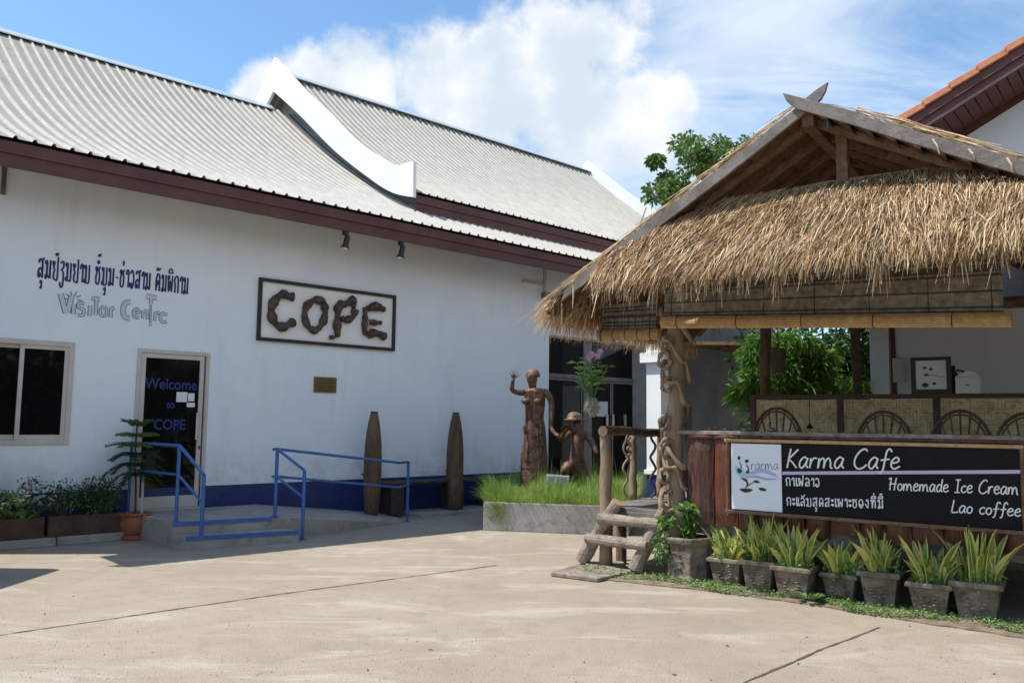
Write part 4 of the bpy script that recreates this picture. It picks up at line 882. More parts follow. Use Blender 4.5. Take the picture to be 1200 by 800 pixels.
# knotted loops on the left of the post
for k, (z, s) in enumerate(((.62, .9), (.78, 1.2), (1.02, 1.0), (1.3, 1.3), (1.56, 1.0), (1.95, .9), (2.2, 1.1), (2.38, .9))):
    c = K(.86, 0, z)+Vector((-.125+.02*(k % 2), -.06, 0)); pts = []
    for i in range(10): a = i*.75+k; pts.append(c+Vector((math.cos(a)*.055*s, -.02+math.sin(a*1.3)*.03, math.sin(a)*.075*s)))
    MB().tube(smooth_path(pts, 3), [.02*(1+.3*math.sin(i*1.3)) for i in range(28)], 6).build('vine', MT['pole'], VP, smooth=True)
for u, v in ((4.2, .02), (.86, 2.95), (4.2, 2.95), (4.9, .02), (4.9, 2.95)):
    P, rs = rough_pole(K(u, v, .02), K(u, v, zr(u)), .075, int(u*10+v)); MB().tube(P, rs, 10).build('post', MT['wood'], HUT, smooth=True)
P, rs = rough_pole(K(2.0, 3.0, DZ), K(2.0, 3.0, 3.6), .06, 8); MB().tube(P, rs, 9).build('post', MT['bark'], HUT, smooth=True)
# entrance rail
rt = 1.46
P, rs = rough_pole(K(.03, .03, 0), K(.03, .03, rt-.03), .066, 21, .006); MB().tube(P, rs, 12).build('rail_post', MT['pole'], HUT, smooth=True)
gb = [ground(742, 585, DZ), ground(774, 583, DZ)]; rv1, _ = K.hitu(775, 503, .03)
uv = [((p-K.O).dot(K.e), (p-K.O).dot(K.g)) for p in gb]
e1_ = K(uv[1][0], uv[1][1], rt-.02); e0_ = K(.03, .03, rt)-(e1_-K(.03, .03, rt)).normalized()*.07
MB().tube([e0_, e0_.lerp(e1_, .35)+Vector((0, 0, .012)), e0_.lerp(e1_, .7)-Vector((0, 0, .008)), e1_], [.058, .05, .052, .046], 12, capmi=1).build('rail', [MT['wood'], MT['logend']], HUT, smooth=False)
for (u, v), r, sd in zip(uv, (.046, .042), (5, 6)):
    P, rs = rough_pole(K(u, v, DZ), K(u, v, rt-.04), r, sd, .008); MB().tube(P, rs, 9).build('rail_post', MT['pole'], HUT, smooth=True)
def squig(px, y0, y1, Yd, amp, sd, m='bark'):
    pts = [onY(px+amp*math.sin(i*1.7+sd)+R.uniform(-.7, .7), y0+(y1-y0)*i/11, Yd) for i in range(12)]; MB().tube(smooth_path(pts, 3), .016, 6).build('twisted_baluster', MT[m], HUT, smooth=True)
squig(733, 510, 582, 9.6, 2.6, 1, 'pole'); squig(737, 512, 540, 9.65, 2, 2, 'pole'); squig(765, 508, 583, 9.85, 3.2, 4)
# front: upright waney slabs, counter top
u = .98; k = 0; rr = random.Random(12)
widths = [.30, .24, .2, .24, .2, .22, .26, .2, .23, .25, .2, .24, .22, .26, .2, .24, .22, .25]
for k, wd in enumerate(widths):
    u1 = u+wd; zt_, zb_ = 1.415+rr.uniform(-.012, .012), (.56 if k < 2 else .54+rr.uniform(-.03, .04)); bul = .035+rr.uniform(0, .02); mb = MB(); n_ = 7; rows = 7; vs = []
    for r_i in range(rows+1):
        z = zb_+(zt_-zb_)*r_i/rows; sh = .012*math.sin(r_i*1.3+k); inset = .02 if r_i in (0, rows) else 0
        for j in range(n_+1):
            t = j/n_; vs.append(K(u+.006+sh*.4+(wd-.012)*t, -.02-(bul-inset)*math.sin(math.pi*t)**.7, z))
        vs.append(K(u1-.006, .03, z)); vs.append(K(u+.006, .03, z))
    c_ = n_+3; mb.add(vs, [(i*c_+j, i*c_+(j+1) % c_, (i+1)*c_+(j+1) % c_, (i+1)*c_+j) for i in range(rows) for j in range(c_)]+[tuple(range(c_))[::-1], tuple(rows*c_+j for j in range(c_))])
    mb.build('slab', MT['reddk'] if k == 0 else MT['red'], HUT, smooth=False); u = u1
kbox(MB(), .9, 2.9, -.07, .3, 1.445, 1.485).build('counter_top', MT['log'], HUT, bevel=.008); kbox(MB(), 2.903, 5.2, -.07, .3, 1.447, 1.487).build('counter_top', MT['log'], HUT, bevel=.008)
u = 1.02; k = 0
while u < 5.0:   # rounded log blocks packed under the counter edge
    wd = rr.uniform(.2, .3); MB().tube([K(u+.006, -.03, 1.425), K(u+wd*.5, -.045, 1.425), K(u+wd-.006, -.03, 1.425)], [.030, .036, .030], 10).build('log_block', MT['red'], HUT, smooth=False); u += wd
# roof structure
for b in (-.42, .0, .42, .85, 1.3, 1.85, 2.4, 2.95):
    for s in (0, 1):
        u0_, u1_ = (UL+.04, UR) if s == 0 else (URR-.04, UR)
        MB().beam(K(u0_, b, zr(u0_)-.035), K(u1_, b, zr(u1_)-.035), .05, .07).build('rafter', MT['wood'], HUT)
MB().beam(K(UR, V0+.05, ZA-.05), K(UR, V1-.05, ZA-.05), .10, .14).build('ridge_beam', MT['wood'], HUT)
for u in (.86, 3.98): MB().tube([K(u, V0+.1, zr(u)-.12), K(u, V1-.1, zr(u)-.12)], .055, 8).build('wall_plate', MT['wood'], HUT)
MB().tube([K(.6, .02, 2.98), K(4.3, .02, 2.98)], .05, 8).build('tie_beam', MT['wood'], HUT); MB().tube([K(.6, 2.95, 3.0), K(4.3, 2.95, 3.0)], .05, 8).build('tie_beam', MT['wood'], HUT)
ku = K.hit(987, 180, -.33)[0]; kbox(MB(), ku-.05, ku+.05, -.36, -.26, 3.2, zr(ku)-.0).build('king_post', MT['wood'], HUT, bevel=.006)
MB().tube([K(1.45, -.31, 3.70), K(2.5, -.31, 3.77), K(3.5, -.31, 3.75)], .014, 6).build('lath', MT['pole'], HUT)
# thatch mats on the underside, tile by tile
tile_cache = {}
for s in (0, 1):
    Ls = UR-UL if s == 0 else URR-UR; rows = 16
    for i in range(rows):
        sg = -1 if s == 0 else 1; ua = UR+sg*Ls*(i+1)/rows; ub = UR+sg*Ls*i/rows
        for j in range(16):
            ve = V1 if s == 0 else 5.4; va = V0+.02+j*.42; vb = min(va+.412, ve); dz = R.uniform(-.006, .006)  # right slope runs further back, an added length that shades the house wall
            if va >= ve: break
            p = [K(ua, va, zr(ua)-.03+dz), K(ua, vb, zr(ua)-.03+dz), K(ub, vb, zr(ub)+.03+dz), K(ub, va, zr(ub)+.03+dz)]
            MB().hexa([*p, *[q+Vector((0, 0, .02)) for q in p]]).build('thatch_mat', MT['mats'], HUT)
# solid straw bed above the mats and the straws on it
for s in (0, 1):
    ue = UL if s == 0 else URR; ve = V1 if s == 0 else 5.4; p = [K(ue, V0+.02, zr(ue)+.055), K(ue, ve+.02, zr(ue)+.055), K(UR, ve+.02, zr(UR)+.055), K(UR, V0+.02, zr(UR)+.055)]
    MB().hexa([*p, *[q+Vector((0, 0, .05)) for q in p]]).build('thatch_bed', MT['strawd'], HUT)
for s in (0, 1):
    mb = MB(); ue = UL if s == 0 else URR; dr = (K(ue, 0, zr(ue))-K(UR, 0, zr(UR))).normalized()
    for i in range(7000):
        t = R.random(); u = UR+(ue-UR)*t; v = R.uniform(V0+.04, (V1 if s == 0 else 5.4)+.05); strand(mb, K(u, v, zr(u)+.10+R.uniform(0, .03)), dr+rv()*.13+Vector((0, 0, .02)), R.uniform(.25, .5), .009, .05, R.randrange(2))
    for i in range(1200):
        v = R.uniform(V0-.02, V1+.06); u = ue+(.12 if s == 0 else -.12)*R.random(); strand(mb, K(u, v, zr(u)+R.uniform(.0, .09)), dr+rv()*.22, R.uniform(.16, .34), .008, .35, R.randrange(2))
    for i in range(420):   # ragged ends along the two rakes
        t = R.uniform(.12 if s else .02, 1); u = UR+(ue-UR)*t; vv = V0+.03 if R.random() < .6 else V1; sg = -1 if vv < 0 else 1; strand(mb, K(u, vv, zr(u)+.125+R.uniform(0, .03)*(2 if s else 1)), dr+K.g*sg*R.uniform(0, .2)+rv()*.06, R.uniform(.15, .35), .009, .03, R.randrange(2))
    mb.build('thatch', [MT['straw'], MT['strawl']], HUT, kind='stuff')
mb = MB()  # ragged back and side fringes seen through the hut
for i in range(1500):
    u = R.uniform(0, 4.9); strand(mb, K(u, V1-.02, zr(u)+.04), Vector((0, 0, -1))+rv()*.3, R.uniform(.15, .45)*(1.3 if 1.0 < u < 1.9 else .6), .008, .1)
for i in range(900):
    v = R.uniform(-.4, V1); strand(mb, K(R.uniform(UL, UL+.12), v, zr(UL)+.05), Vector((0, 0, -1))+rv()*.3, R.uniform(.15, .34), .008, .1)
mb.build('thatch_fringe', MT['straw'], HUT, kind='stuff')
# barge boards, crossed at the peak
def bboard(pts, v, th, name='barge_board'):
    P = [K(*(lambda q: (q[0], v, q[1]))(K.hit(x, y, v))) for x, y in pts]; return MB().prism(P, K.g*th).build(name, MT['grey'], HUT, bevel=.004)
bboard([(657, 353), (700, 321), (760, 275), (830, 222), (900, 167.5), (942, 133), (962, 116), (967, 107), (970, 96), (957, 104.5), (944, 115), (931.5, 127), (900, 152.5), (830, 207), (760, 259), (700, 305), (672, 328), (662, 340)], V0-.02, .035)
bboard([(917, 109), (921, 118), (926, 122.5), (932, 127), (1003, 147.5), (1060, 165.5), (1130, 186), (1200, 206), (1330, 243), (1330, 222), (1200, 187), (1130, 169), (1060, 150), (1020, 138), (990, 127), (975, 123.5), (951, 117.5)], V0-.065, .035)
MB().tube([K(2.62, V0-.05, 4.13), K(2.62, V0-.05, 4.2)], .012, 6).build('peg', MT['black'], HUT)
for x0, y0, x1, y1 in ((757, 243, 748, 268), (672, 334, 671, 362), (692, 322, 695, 356), (1093, 163, 1101, 181), (1180, 185, 1187, 202), (1135, 175, 1142, 187)):
    a = K.hit(x0, y0, V0-.09); b_ = K.hit(x1, y1, V0-.09); MB().tube([K(a[0], V0-.09, a[1]), K((a[0]+b_[0])/2+.01, V0-.1, (a[1]+b_[1])/2), K(b_[0], V0-.09, b_[1])], [.009, .008, .003], 5).build('loose_straw', MT['strawl'], HUT)
# front skirt of thatch
def sk(t, u): return K(u, -.30-.80*t, 3.74-.76*t)
def ulim(z, sgn):
    return max(.54, UR-(4.30-z)/SL) if sgn < 0 else min(5.3, UR+(4.30-z)/SR)
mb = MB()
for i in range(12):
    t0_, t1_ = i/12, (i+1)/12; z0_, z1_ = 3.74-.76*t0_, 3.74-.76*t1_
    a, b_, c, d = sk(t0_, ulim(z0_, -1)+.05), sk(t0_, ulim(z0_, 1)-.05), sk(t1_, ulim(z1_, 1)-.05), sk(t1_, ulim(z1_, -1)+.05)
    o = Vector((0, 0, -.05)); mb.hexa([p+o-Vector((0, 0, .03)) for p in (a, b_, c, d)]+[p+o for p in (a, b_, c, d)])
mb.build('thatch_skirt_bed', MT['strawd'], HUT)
sd = (sk(1, 2)-sk(0, 2)).normalized(); sn = sd.cross(K.e).normalized(); sn = sn if sn.z > 0 else -sn
mb = MB(); nst = 46000
for i in range(nst):
    t = R.random()**.9; z = 3.74-.76*t; ul, ur = ulim(z, -1), ulim(z, 1); u = R.uniform(ul, ur)
    swirl = .32*math.sin(u*2.1+1)+.2*math.sin(u*5.3+t*4); L = R.uniform(.13, .34)
    lay = R.uniform(0, .05)
    d = sd+K.e*(swirl*.5+R.gauss(-.12, .2))+sn*R.uniform(-.05, .16)+rv()*.1
    strand(mb, sk(t, u)+sn*lay, d, L, R.choice((.004, .005, .007, .009)), R.uniform(.05, .3), R.choice((0, 0, 0, 1, 1, 2, 2)))
for i in range(4200):  # hanging eave locks, in tufts
    u = R.uniform(.54, 5.2); tuft = .5+.5*math.sin(u*23)+.35*math.sin(u*61+1)+.3*math.sin(u*9); L = R.uniform(.06, .21)*(1+.6*tuft); dn = (sd*.5+Vector((0, 0, -1))).normalized()
    if R.random() < .06: L *= 1.35
    strand(mb, sk(1.0-.08*R.random(), u)+sn*R.uniform(-.03, .03), dn+K.e*R.gauss(.02, .16)+rv()*.08, L, R.choice((.008, .011, .014)), .12, R.choice((0, 1, 1, 2)))
mb.build('thatch_skirt', [MT['straw'], MT['strawl'], MT['strawd']], HUT, kind='stuff')
# ragged left lower corner where the side eave and the skirt meet
mb = MB()
for i in range(230):
    p = onY(R.uniform(645, 700), R.uniform(346, 362), 8.7+R.uniform(-.1, .5)); strand(mb, p, Vector((-.25, 0, -1))+rv()*.35, R.uniform(.12, .42), .008, .1, R.randrange(2))
mb.build('thatch_fringe', [MT['straw'], MT['strawd']], HUT, kind='stuff')

# added lean-to roof that keeps the sun off the tiled house wall
for j in range(12):
    ua = 1.3+j*.42; MB().hexa([K(ua, 3.0, 3.02), K(ua+.41, 3.0, 3.02), K(ua+.41, 5.6, 3.3), K(ua, 5.6, 3.3), K(ua, 3.0, 3.05), K(ua+.41, 3.0, 3.05), K(ua+.41, 5.6, 3.33), K(ua, 5.6, 3.33)]).build('added_shade_sheet', MT['strawd'], HUT)
kbox(MB(), 1.3, 6.3, 3.02, 3.08, 2.93, 3.015).build('added_shade_beam', MT['wood'], HUT)

# woven partition
WV = thing('woven_partition', 'plaited bamboo half wall with dark timber frame at the back of the hut', 'partition', K(2.6, 2.35, DZ))
zt_ = 1.90; ups = [K.hit(x, 480, 2.35)[0] for x in (883, 985, 1098)]+[4.9]
kbox(MB(), ups[0]-.03, 4.95, 2.31, 2.39, zt_-.03, zt_+.02).build('top_rail', MT['fascia'], WV)
for u in ups: kbox(MB(), u-.035, u+.035, 2.315, 2.385, DZ, zt_-.03).build('upright', MT['fascia'], WV)
rr = random.Random(3)
for a in range(3):
    u0_, u1_ = ups[a]+.037, ups[a+1]-.037; mb = MB(); cs = .125; nu = int((u1_-u0_)/cs); du = (u1_-u0_)/nu
    for i in range(nu):
        for j in range(9):
            z0_ = zt_-.04-(j+1)*cs; uu = u0_+i*du
            if z0_ < DZ: continue
            for q in range(4):
                g = rr.uniform(0, .006)
                if (i+j) % 2: kbox(mb, uu-.004, uu+du+.004, 2.338-g, 2.346-g, z0_+q*cs/4+.002, z0_+(q+1)*cs/4-.002)
                else: kbox(mb, uu+q*du/4+.002, uu+(q+1)*du/4-.002, 2.338-g, 2.346-g, z0_-.004, z0_+cs+.004)
    mb.build('woven_panel', MT['weave'], WV); kbox(MB(), u0_, u1_, 2.352, 2.362, DZ, zt_-.04).build('backing', MT['bambood'], WV)

# roll-up blinds
def blind(label, lo, ro, v, zt0, lean, rollr):
    (ul, zl), (ur, zr_) = lo, ro; T = thing('bamboo_blind', label, 'blind', K((ul+ur)/2, v, zt0), 'roll-up bamboo blinds')
    mb = MB(); n_ = int((zt0-min(zl, zr_)-rollr)/.019)
    for i in range(n_):
        t = (i+.5)/n_; za, zb_ = zt0-(zt0-zl-rollr)*t, zt0-(zt0-zr_-rollr)*t; vv = v+lean*(1-t)+R.uniform(-.002, .002); mb.beam(K(ul+.02, vv, za), K(ur-.02, vv, zb_), .004, .0178, mi=R.choice((0, 0, 1)))
    mb.build('slats', [MT['bambood'], MT['bambood2']], T, kind='stuff')
    for q in range(7):
        uu = ul+.1+(ur-ul-.2)*q/6; zz = zl+(zr_-zl)*q/6; MB().tube([K(uu, v+lean, zt0), K(uu, v-.006, zz+rollr)], .003, 4).build('cord', MT['black'], T)
    mb = MB(); A0, A1 = K(ul, v-.02, zl), K(ur+.04, v-.02, zr_); d = (A1-A0).normalized(); x = d.cross(Vector((0, 0, 1))).normalized(); y = x.cross(d)
    for ring, (rad_, nn_) in enumerate(((rollr, 22), (rollr*.7, 15), (rollr*.4, 9))):
        for i in range(nn_): a = i/nn_*6.283; o = (x*math.cos(a)+y*math.sin(a))*(rad_-.008); mb.tube([A0+o+d*R.uniform(0, .012), A1+o-d*R.uniform(0, .012)], .0085, 5)
    mb.build('roll', MT['bamboo'], T)
    for q in range(5):
        c = A0.lerp(A1, (q+.3)/5); mb = MB(); pts = [c+(x*math.cos(a*.5236)+y*math.sin(a*.5236))*(rollr+.004) for a in range(13)]; mb.tube(pts, .0035, 4); mb.build('cord', MT['black'], T)
lo = K.hit(776, 378, -.30); ro = K.hit(1180, 375, -.30)
blind('long half rolled bamboo blind hanging below the front thatch of the hut', lo, ro, -.30, 3.12, .05, .062)
lo = K.hit(703, 393, .05); ro = K.hit(771, 392, .05)
blind('short rolled bamboo blind left of the vine wrapped post', lo, ro, .05, 2.86, .02, .06)
_u = .9
mb = MB(); 
for v in (.35,): pass
# cafe sign
SN = thing('cafe_sign', 'long dark Karma Cafe sign with chalk style lettering in a split bamboo frame', 'sign', K(2.7, -.1, .7))
su0, su1, sb, st_ = 1.46, 3.915, .725, 1.385
kbox(MB(), su0+.02, su1-.02, -.115, -.10, sb, st_).build('board', MT['board'], SN)
for a, b_ in ((K(su0-.03, -.13, st_+.012), K(su1+.02, -.13, st_+.012)), (K(su0-.03, -.13, sb-.012), K(su1+.03, -.13, sb-.014)), (K(su0, -.128, sb-.06), K(su0, -.128, st_+.03)), (K(su1+.005, -.128, sb-.05), K(su1+.005, -.128, st_))):
    MB().beam(a, b_, .025, .032).build('frame_strip', MT['bamboo'] if a.z == b_.z else MT['wood'], SN, bevel=.006)
nn = -K.g; up_ = K.hit(916, 560, -.12)[0]
kbox(MB(), su0+.035, up_, -.122, -.116, sb+.012, st_-.018).build('logo_panel', MT['panel'], SN)
def SP(px, py, v=-.126): u, z = K.hit(px, py, v); return K(u, v, z)
a, b_, c, d = SP(917, 552.3, -.118), SP(1196, 550.3, -.118), SP(1196, 554.6, -.118), SP(917, 556, -.118); MB().prism([d, c, b_, a], nn*.004).build('stripe', MT['lilac'], SN)
def hand(txt, x0, y0, x1, y1, hpx, wd, tbl=ENG, m='chalk', shear=.12):
    """a hand-lettered line between two baseline pixels, hpx = height of one glyph unit in pixels at its start"""
    p, q = SP(x0, y0), SP(x1, y1); ss, tot = strokes_of(txt, tbl); sz = (p-SP(x0, y0-hpx)).length
    return letter(txt, tbl, K, p, (q-p)/tot, Vector((0, 0, sz)), wd, 'lettering', MT[m], SN, K.g, shear)
hand('Karma Cafe', 922, 548, 1055, 549.5, 15.5, .017); hand('Homemade Ice Cream', 1042, 574, 1194, 579.5, 10.5, .012, shear=.1); hand('Lao coffee', 1115, 600, 1197, 605, 10.5, .012, shear=.1)
hand('ກາເຟລາວ', 921, 569, 962, 570, 9.5, .011, LAO, shear=0); hand('ກະແລັມສູດສະເພາະຂອງທີ່ນີ້', 922, 592, 1037, 595.5, 9.5, .010, LAO, shear=0)
# logo: ink blots, ribbons and wordmark
def ribbon(pts, wd, m, v=-.124): P = smooth_path([SP(x, y, v) for x, y in pts], 4); r = wd if isinstance(wd, list) else [wd*math.sin(math.pi*(i+.3)/(len(P)-.4))+.001 for i in range(len(P))]; MB().tube(P, r, 8, flat=(K.g, .12)).build('print', MT[m], SN)
ribbon([(862, 546), (866, 552), (872, 556), (880, 554)], .035, 'aqua'); ribbon([(866, 553), (880, 554), (892, 551), (905, 555), (912, 560)], .018, 'viol'); ribbon([(868, 560), (884, 558), (898, 561), (911, 561)], .012, 'viol', -.125)
ribbon([(864, 549), (867, 552), (869, 553.5)], .022, 'black', -.127); ribbon([(867, 551), (868.5, 546), (866, 540)], .004, 'black', -.127); ribbon([(865, 538.5), (866, 536), (867, 534.5)], .013, 'black', -.128)
ribbon([(875, 553), (877, 549), (874, 543)], .005, 'black', -.127); ribbon([(873, 541), (875, 540), (877, 538.5)], .016, 'black', -.128); ribbon([(874, 552), (876, 553), (877, 551)], .012, 'black', -.128)
ribbon([(867, 573), (874, 574.5), (882, 573.5)], .018, 'black', -.127); ribbon([(873, 572), (876, 568), (874, 563), (868, 560)], .008, 'black', -.127); ribbon([(870, 560.5), (873, 562), (876, 562)], .01, 'black', -.128)
ribbon([(883, 564), (886, 564), (890, 565)], .012, 'black', -.128); ribbon([(889, 572), (893, 573), (898, 574)], .014, 'black', -.128); ribbon([(876, 569), (884, 564)], .003, 'black', -.127)
letter('Karma', {**ENG, 'K': ENG['r']}, K, SP(880, 550, -.124), (SP(910, 550, -.124)-SP(880, 550, -.124))/3.1, Vector((0, 0, .07)), .006, 'print', MT['ink'], SN, K.g)

# rattan chairs
def chair(u, v, ztop, label, rot=0, first=None):
    T = thing('rattan_chair', label, 'chair', K(u, v, DZ), 'rattan armchairs behind the counter'); W2 = .29; zs = DZ+.42; zb_ = zs+.05
    arc = [K(u+W2*math.cos(a), v, zb_+(ztop-zb_)*math.sin(a)**.8) for a in [math.pi*i/16 for i in range(17)]]
    MB().tube(arc, .016, 7).build('back_hoop', MT['rattan'], T, smooth=True)
    arc = [K(u+(W2-.035)*math.cos(a), v-.01, zb_+(ztop-.035-zb_)*math.sin(a)**.8) for a in [math.pi*i/16 for i in range(17)]]; MB().tube(arc, .009, 6).build('back_hoop', MT['rattan'], T)
    for i in range(9):
        a = math.pi*(i+1)/10; MB().tube([K(u+.07*math.cos(a), v, zb_), K(u+(W2-.01)*math.cos(a), v, zb_+(ztop-.01-zb_)*math.sin(a)**.8)], .009, 5).build('spoke', MT['rattan'], T)
    MB().lathe(K(u, v-.22, zs-.04), [(.27, 0), (.285, .02), (.27, .045)], 18).build('seat', MT['rattan'], T)
    for du, dv in ((-.2, -.02), (.2, -.02), (-.2, -.42), (.2, -.42)): MB().tube([K(u+du, v+dv, DZ), K(u+du*.95, v+dv, zs-.03)], .018, 7).build('leg', MT['rattan'], T)
    for s in (-1, 1): MB().tube(smooth_path([K(u+s*W2, v, zb_+.1), K(u+s*(W2+.03), v-.2, zs+.2), K(u+s*.24, v-.42, zs)], 4), .015, 6).build('arm', MT['rattan'], T)
for (x, yt), lb in zip(((910, 478), (1035, 482), (1125, 481), (1203, 484)), ('leftmost rattan fan back armchair behind the counter', 'rattan fan back armchair above the word Cafe, second from left', 'third rattan fan back armchair, in front of the white box', 'rattan fan back armchair cut by the right picture edge')):
    u, z = K.hit(x, yt, .85); chair(u, .85, z, lb)

# things hanging and standing inside the hut
LN = thing('hanging_lantern', 'dark woven cylinder lantern hanging in front of the green foliage', 'lantern', K(1.9, 1.8, 2.0)); c = onY(912, 422, 9.6); 
MB().tube([c+Vector((0, 0, -.14)), c+Vector((0, 0, -.12)), c+Vector((0, 0, .13)), c+Vector((0, 0, .14))], [.06, .085, .085, .06], 16).build('shade', MT['bark'], LN); MB().tube([c+Vector((0, 0, .14)), c+Vector((0, 0, .9))], .005, 5).build('cord', MT['black'], LN)
WC = thing('hanging_weight', 'thin wire with a small dark weight hanging above the counter', 'wind chime', K(2.1, .9, 2.0)); c = onY(949, 502, 9.2); MB().tube([c, onY(946, 345, 9.2)], .004, 5).build('wire', MT['black'], WC); MB().lathe(c, [(.03, 0), (.045, .01), (.02, .035), (.006, .06)], 10).build('weight', MT['black'], WC)
MB().tube([onY(921, 420, 9.2), onY(946, 420, 9.2)], .004, 5).build('arm', MT['chrome'], WC)
# shelf items on the partition rail
def kitem(px0, py0, px1, py1, v): a = K.hit(px0, py0, v); b_ = K.hit(px1, py1, v); return a[0], b_[0], b_[1], a[1]
u0_, u1_, z0_, z1_ = kitem(1067, 419, 1116, 461, 2.36); PF = thing('framed_picture', 'black framed picture of the cafe logo standing on the partition rail', 'picture', K(u0_, 2.36, z0_)); z0_ = zt_+.022
for a, b_, c, d in ((u0_, u0_+.05, z0_, z1_), (u1_-.05, u1_, z0_, z1_), (u0_+.05, u1_-.05, z0_, z0_+.05), (u0_+.05, u1_-.05, z1_-.04, z1_)): kbox(MB(), a, b_, 2.34, 2.37, c, d).build('frame', MT['black'], PF)
kbox(MB(), u0_+.05, u1_-.05, 2.352, 2.365, z0_+.05, z1_-.04).build('print', MT['panel'], PF)
for fx, fz, r in ((.3, .75, .02), (.5, .7, .02), (.35, .5, .025), (.3, .15, .035), (.6, .2, .02)):
    p = K(u0_+.05+(u1_-u0_-.1)*fx, 2.35, z0_+.05+(z1_-z0_-.09)*fz); MB().tube([p+K.e*-r, p, p+K.e*r], [r*.3, r*.8, r*.3], 8, flat=(K.g, .1)).build('print', MT['black'], PF)
p = [K(u0_+.05+(u1_-u0_-.1)*fx, 2.349, z0_+.05+(z1_-z0_-.09)*fz) for fx, fz in ((.3, .45), (.6, .5), (.8, .42), (.95, .45))]; MB().tube(smooth_path(p, 3), .008, 6, flat=(K.g, .1)).build('print', MT['viol'], PF)
u0_, u1_, _, z1_ = kitem(1120, 442, 1149, 461, 2.36); BX = thing('cake_box', 'white cardboard box on the partition rail right of the framed picture', 'box', K(u0_, 2.36, zt_)); kbox(MB(), u0_, u1_, 2.30, 2.48, zt_+.022, z1_).build('box', MT['paper'], BX, bevel=.003)
MB().prism([K(u0_, 2.30, z1_+.002), K(u1_, 2.30, z1_+.002), K(u1_-.03, 2.30, z1_+.05), K(u0_+.12, 2.30, z1_+.07)], K.g*.16).build('lid', MT['paper'], BX)
MB().tube([K(u0_+.1, 2.295, z1_-.09), K(u1_-.1, 2.295, z1_-.09)], .006, 5).build('print', MT['fascia'], BX)
PG = thing('jug', 'dark round handled jug standing behind the white box', 'jug', K(u0_-.05, 2.45, zt_)); c = K(u0_-.08, 2.5, zt_+.022); MB().lathe(c, [(.07, 0), (.1, .08), (.1, .2), (.06, .28), (.065, .32)], 16).build('body', MT['black'], PG, smooth=True); MB().tube(smooth_path([c+K.e*.09+Vector((0, 0, .08)), c+K.e*.17+Vector((0, 0, .12)), c+K.e*.16+Vector((0, 0, .24)), c+K.e*.07+Vector((0, 0, .27))], 4), .012, 6).build('handle', MT['black'], PG)
mb = MB(); c = K(1.32, .12, 1.49)
for k, du in enumerate((0, .17, .36, .62)):
    o = MB().lathe(K(1.2+du, .14, 1.487), [(.04, 0), (.06, .012), (.055, .02), (.02, .035)], 12); o = o.build('dish', MT['chrome']); tag(o, ('small steel dish on the counter nearest the vine post', 'second small steel dish along the counter', 'third small steel dish along the counter', 'fourth small steel dish along the counter, nearest the chair')[k], 'dish', 'small dishes on the counter')

# ladder
LD = thing('log_ladder', 'short ladder of two grey log stringers and split log rungs leaning on the deck', 'ladder', K(.15, -.3, 0))
def stringer(pb_, pt_, r, sd):
    P, rs = rough_pole(pb_, pt_, r, sd, .006, seg=6); MB().tube(P, rs, 12, capmi=1).build('stringer', [MT['log'], MT['logend']], LD)
bl_, br_ = ground(682, 662, 0)+Vector((0, 0, .05)), ground(744, 673, 0)+Vector((0, 0, .05)); tl_ = K(K.hit(724, 588, -.06)[0], -.06, K.hit(724, 588, -.06)[1]); tr_ = K(K.hit(783, 592, -.06)[0], -.06, K.hit(783, 592, -.06)[1])
stringer(bl_, tl_, .072, 31); stringer(br_, tr_, .075, 32)
for f, x0, x1, r in ((.34, -.09, 1.07, .055), (.68, -.09, 1.08, .055)):
    a = bl_.lerp(tl_, f); b_ = br_.lerp(tr_, f); d = b_-a; fw = -K.g*.06+Vector((0, 0, .03)); P, rs = rough_pole(a+d*x0+fw, a+d*x1+fw, r, int(f*100), .01, seg=5); MB().tube(P, rs, 12, capmi=1).build('rung', [MT['log'], MT['logend']], LD, smooth=False)
a = bl_.lerp(tl_, .8); b_ = br_.lerp(tr_, .8); MB().tube([a+(b_-a)*.1+K.g*.1, a+(b_-a)*.9+K.g*.12], .035, 10).build('rung', MT['log'], LD)
for px, py, lb in ((712, 657, 'left'), (0, 0, '')):
    if px: g = ground(px, py); o = MB().tube([Vector((g.x, g.y, 0)), Vector((g.x+.02, g.y+.05, .52))], [.055, .05], 10).build('prop', MT['log'], LD)
# loose slabs under the ladder
for (poly, z, lb) in (([(645, 671), (700, 678), (745, 668), (690, 662)], .035, 'broken grey paving slab lying under the log ladder'), ([(690, 667), (735, 664), (728, 655), (685, 658)], .03, 'smaller grey slab behind the one at the ladder foot')):
    P = [ground(x, y, z) for x, y in poly]; P = [Vector((p.x, p.y, .005)) for p in P]; o = MB().prism(P, (0, 0, z)).build('paving_slab', MT['log'], bevel=.006); tag(o, lb, 'slab', 'slabs at the ladder foot')

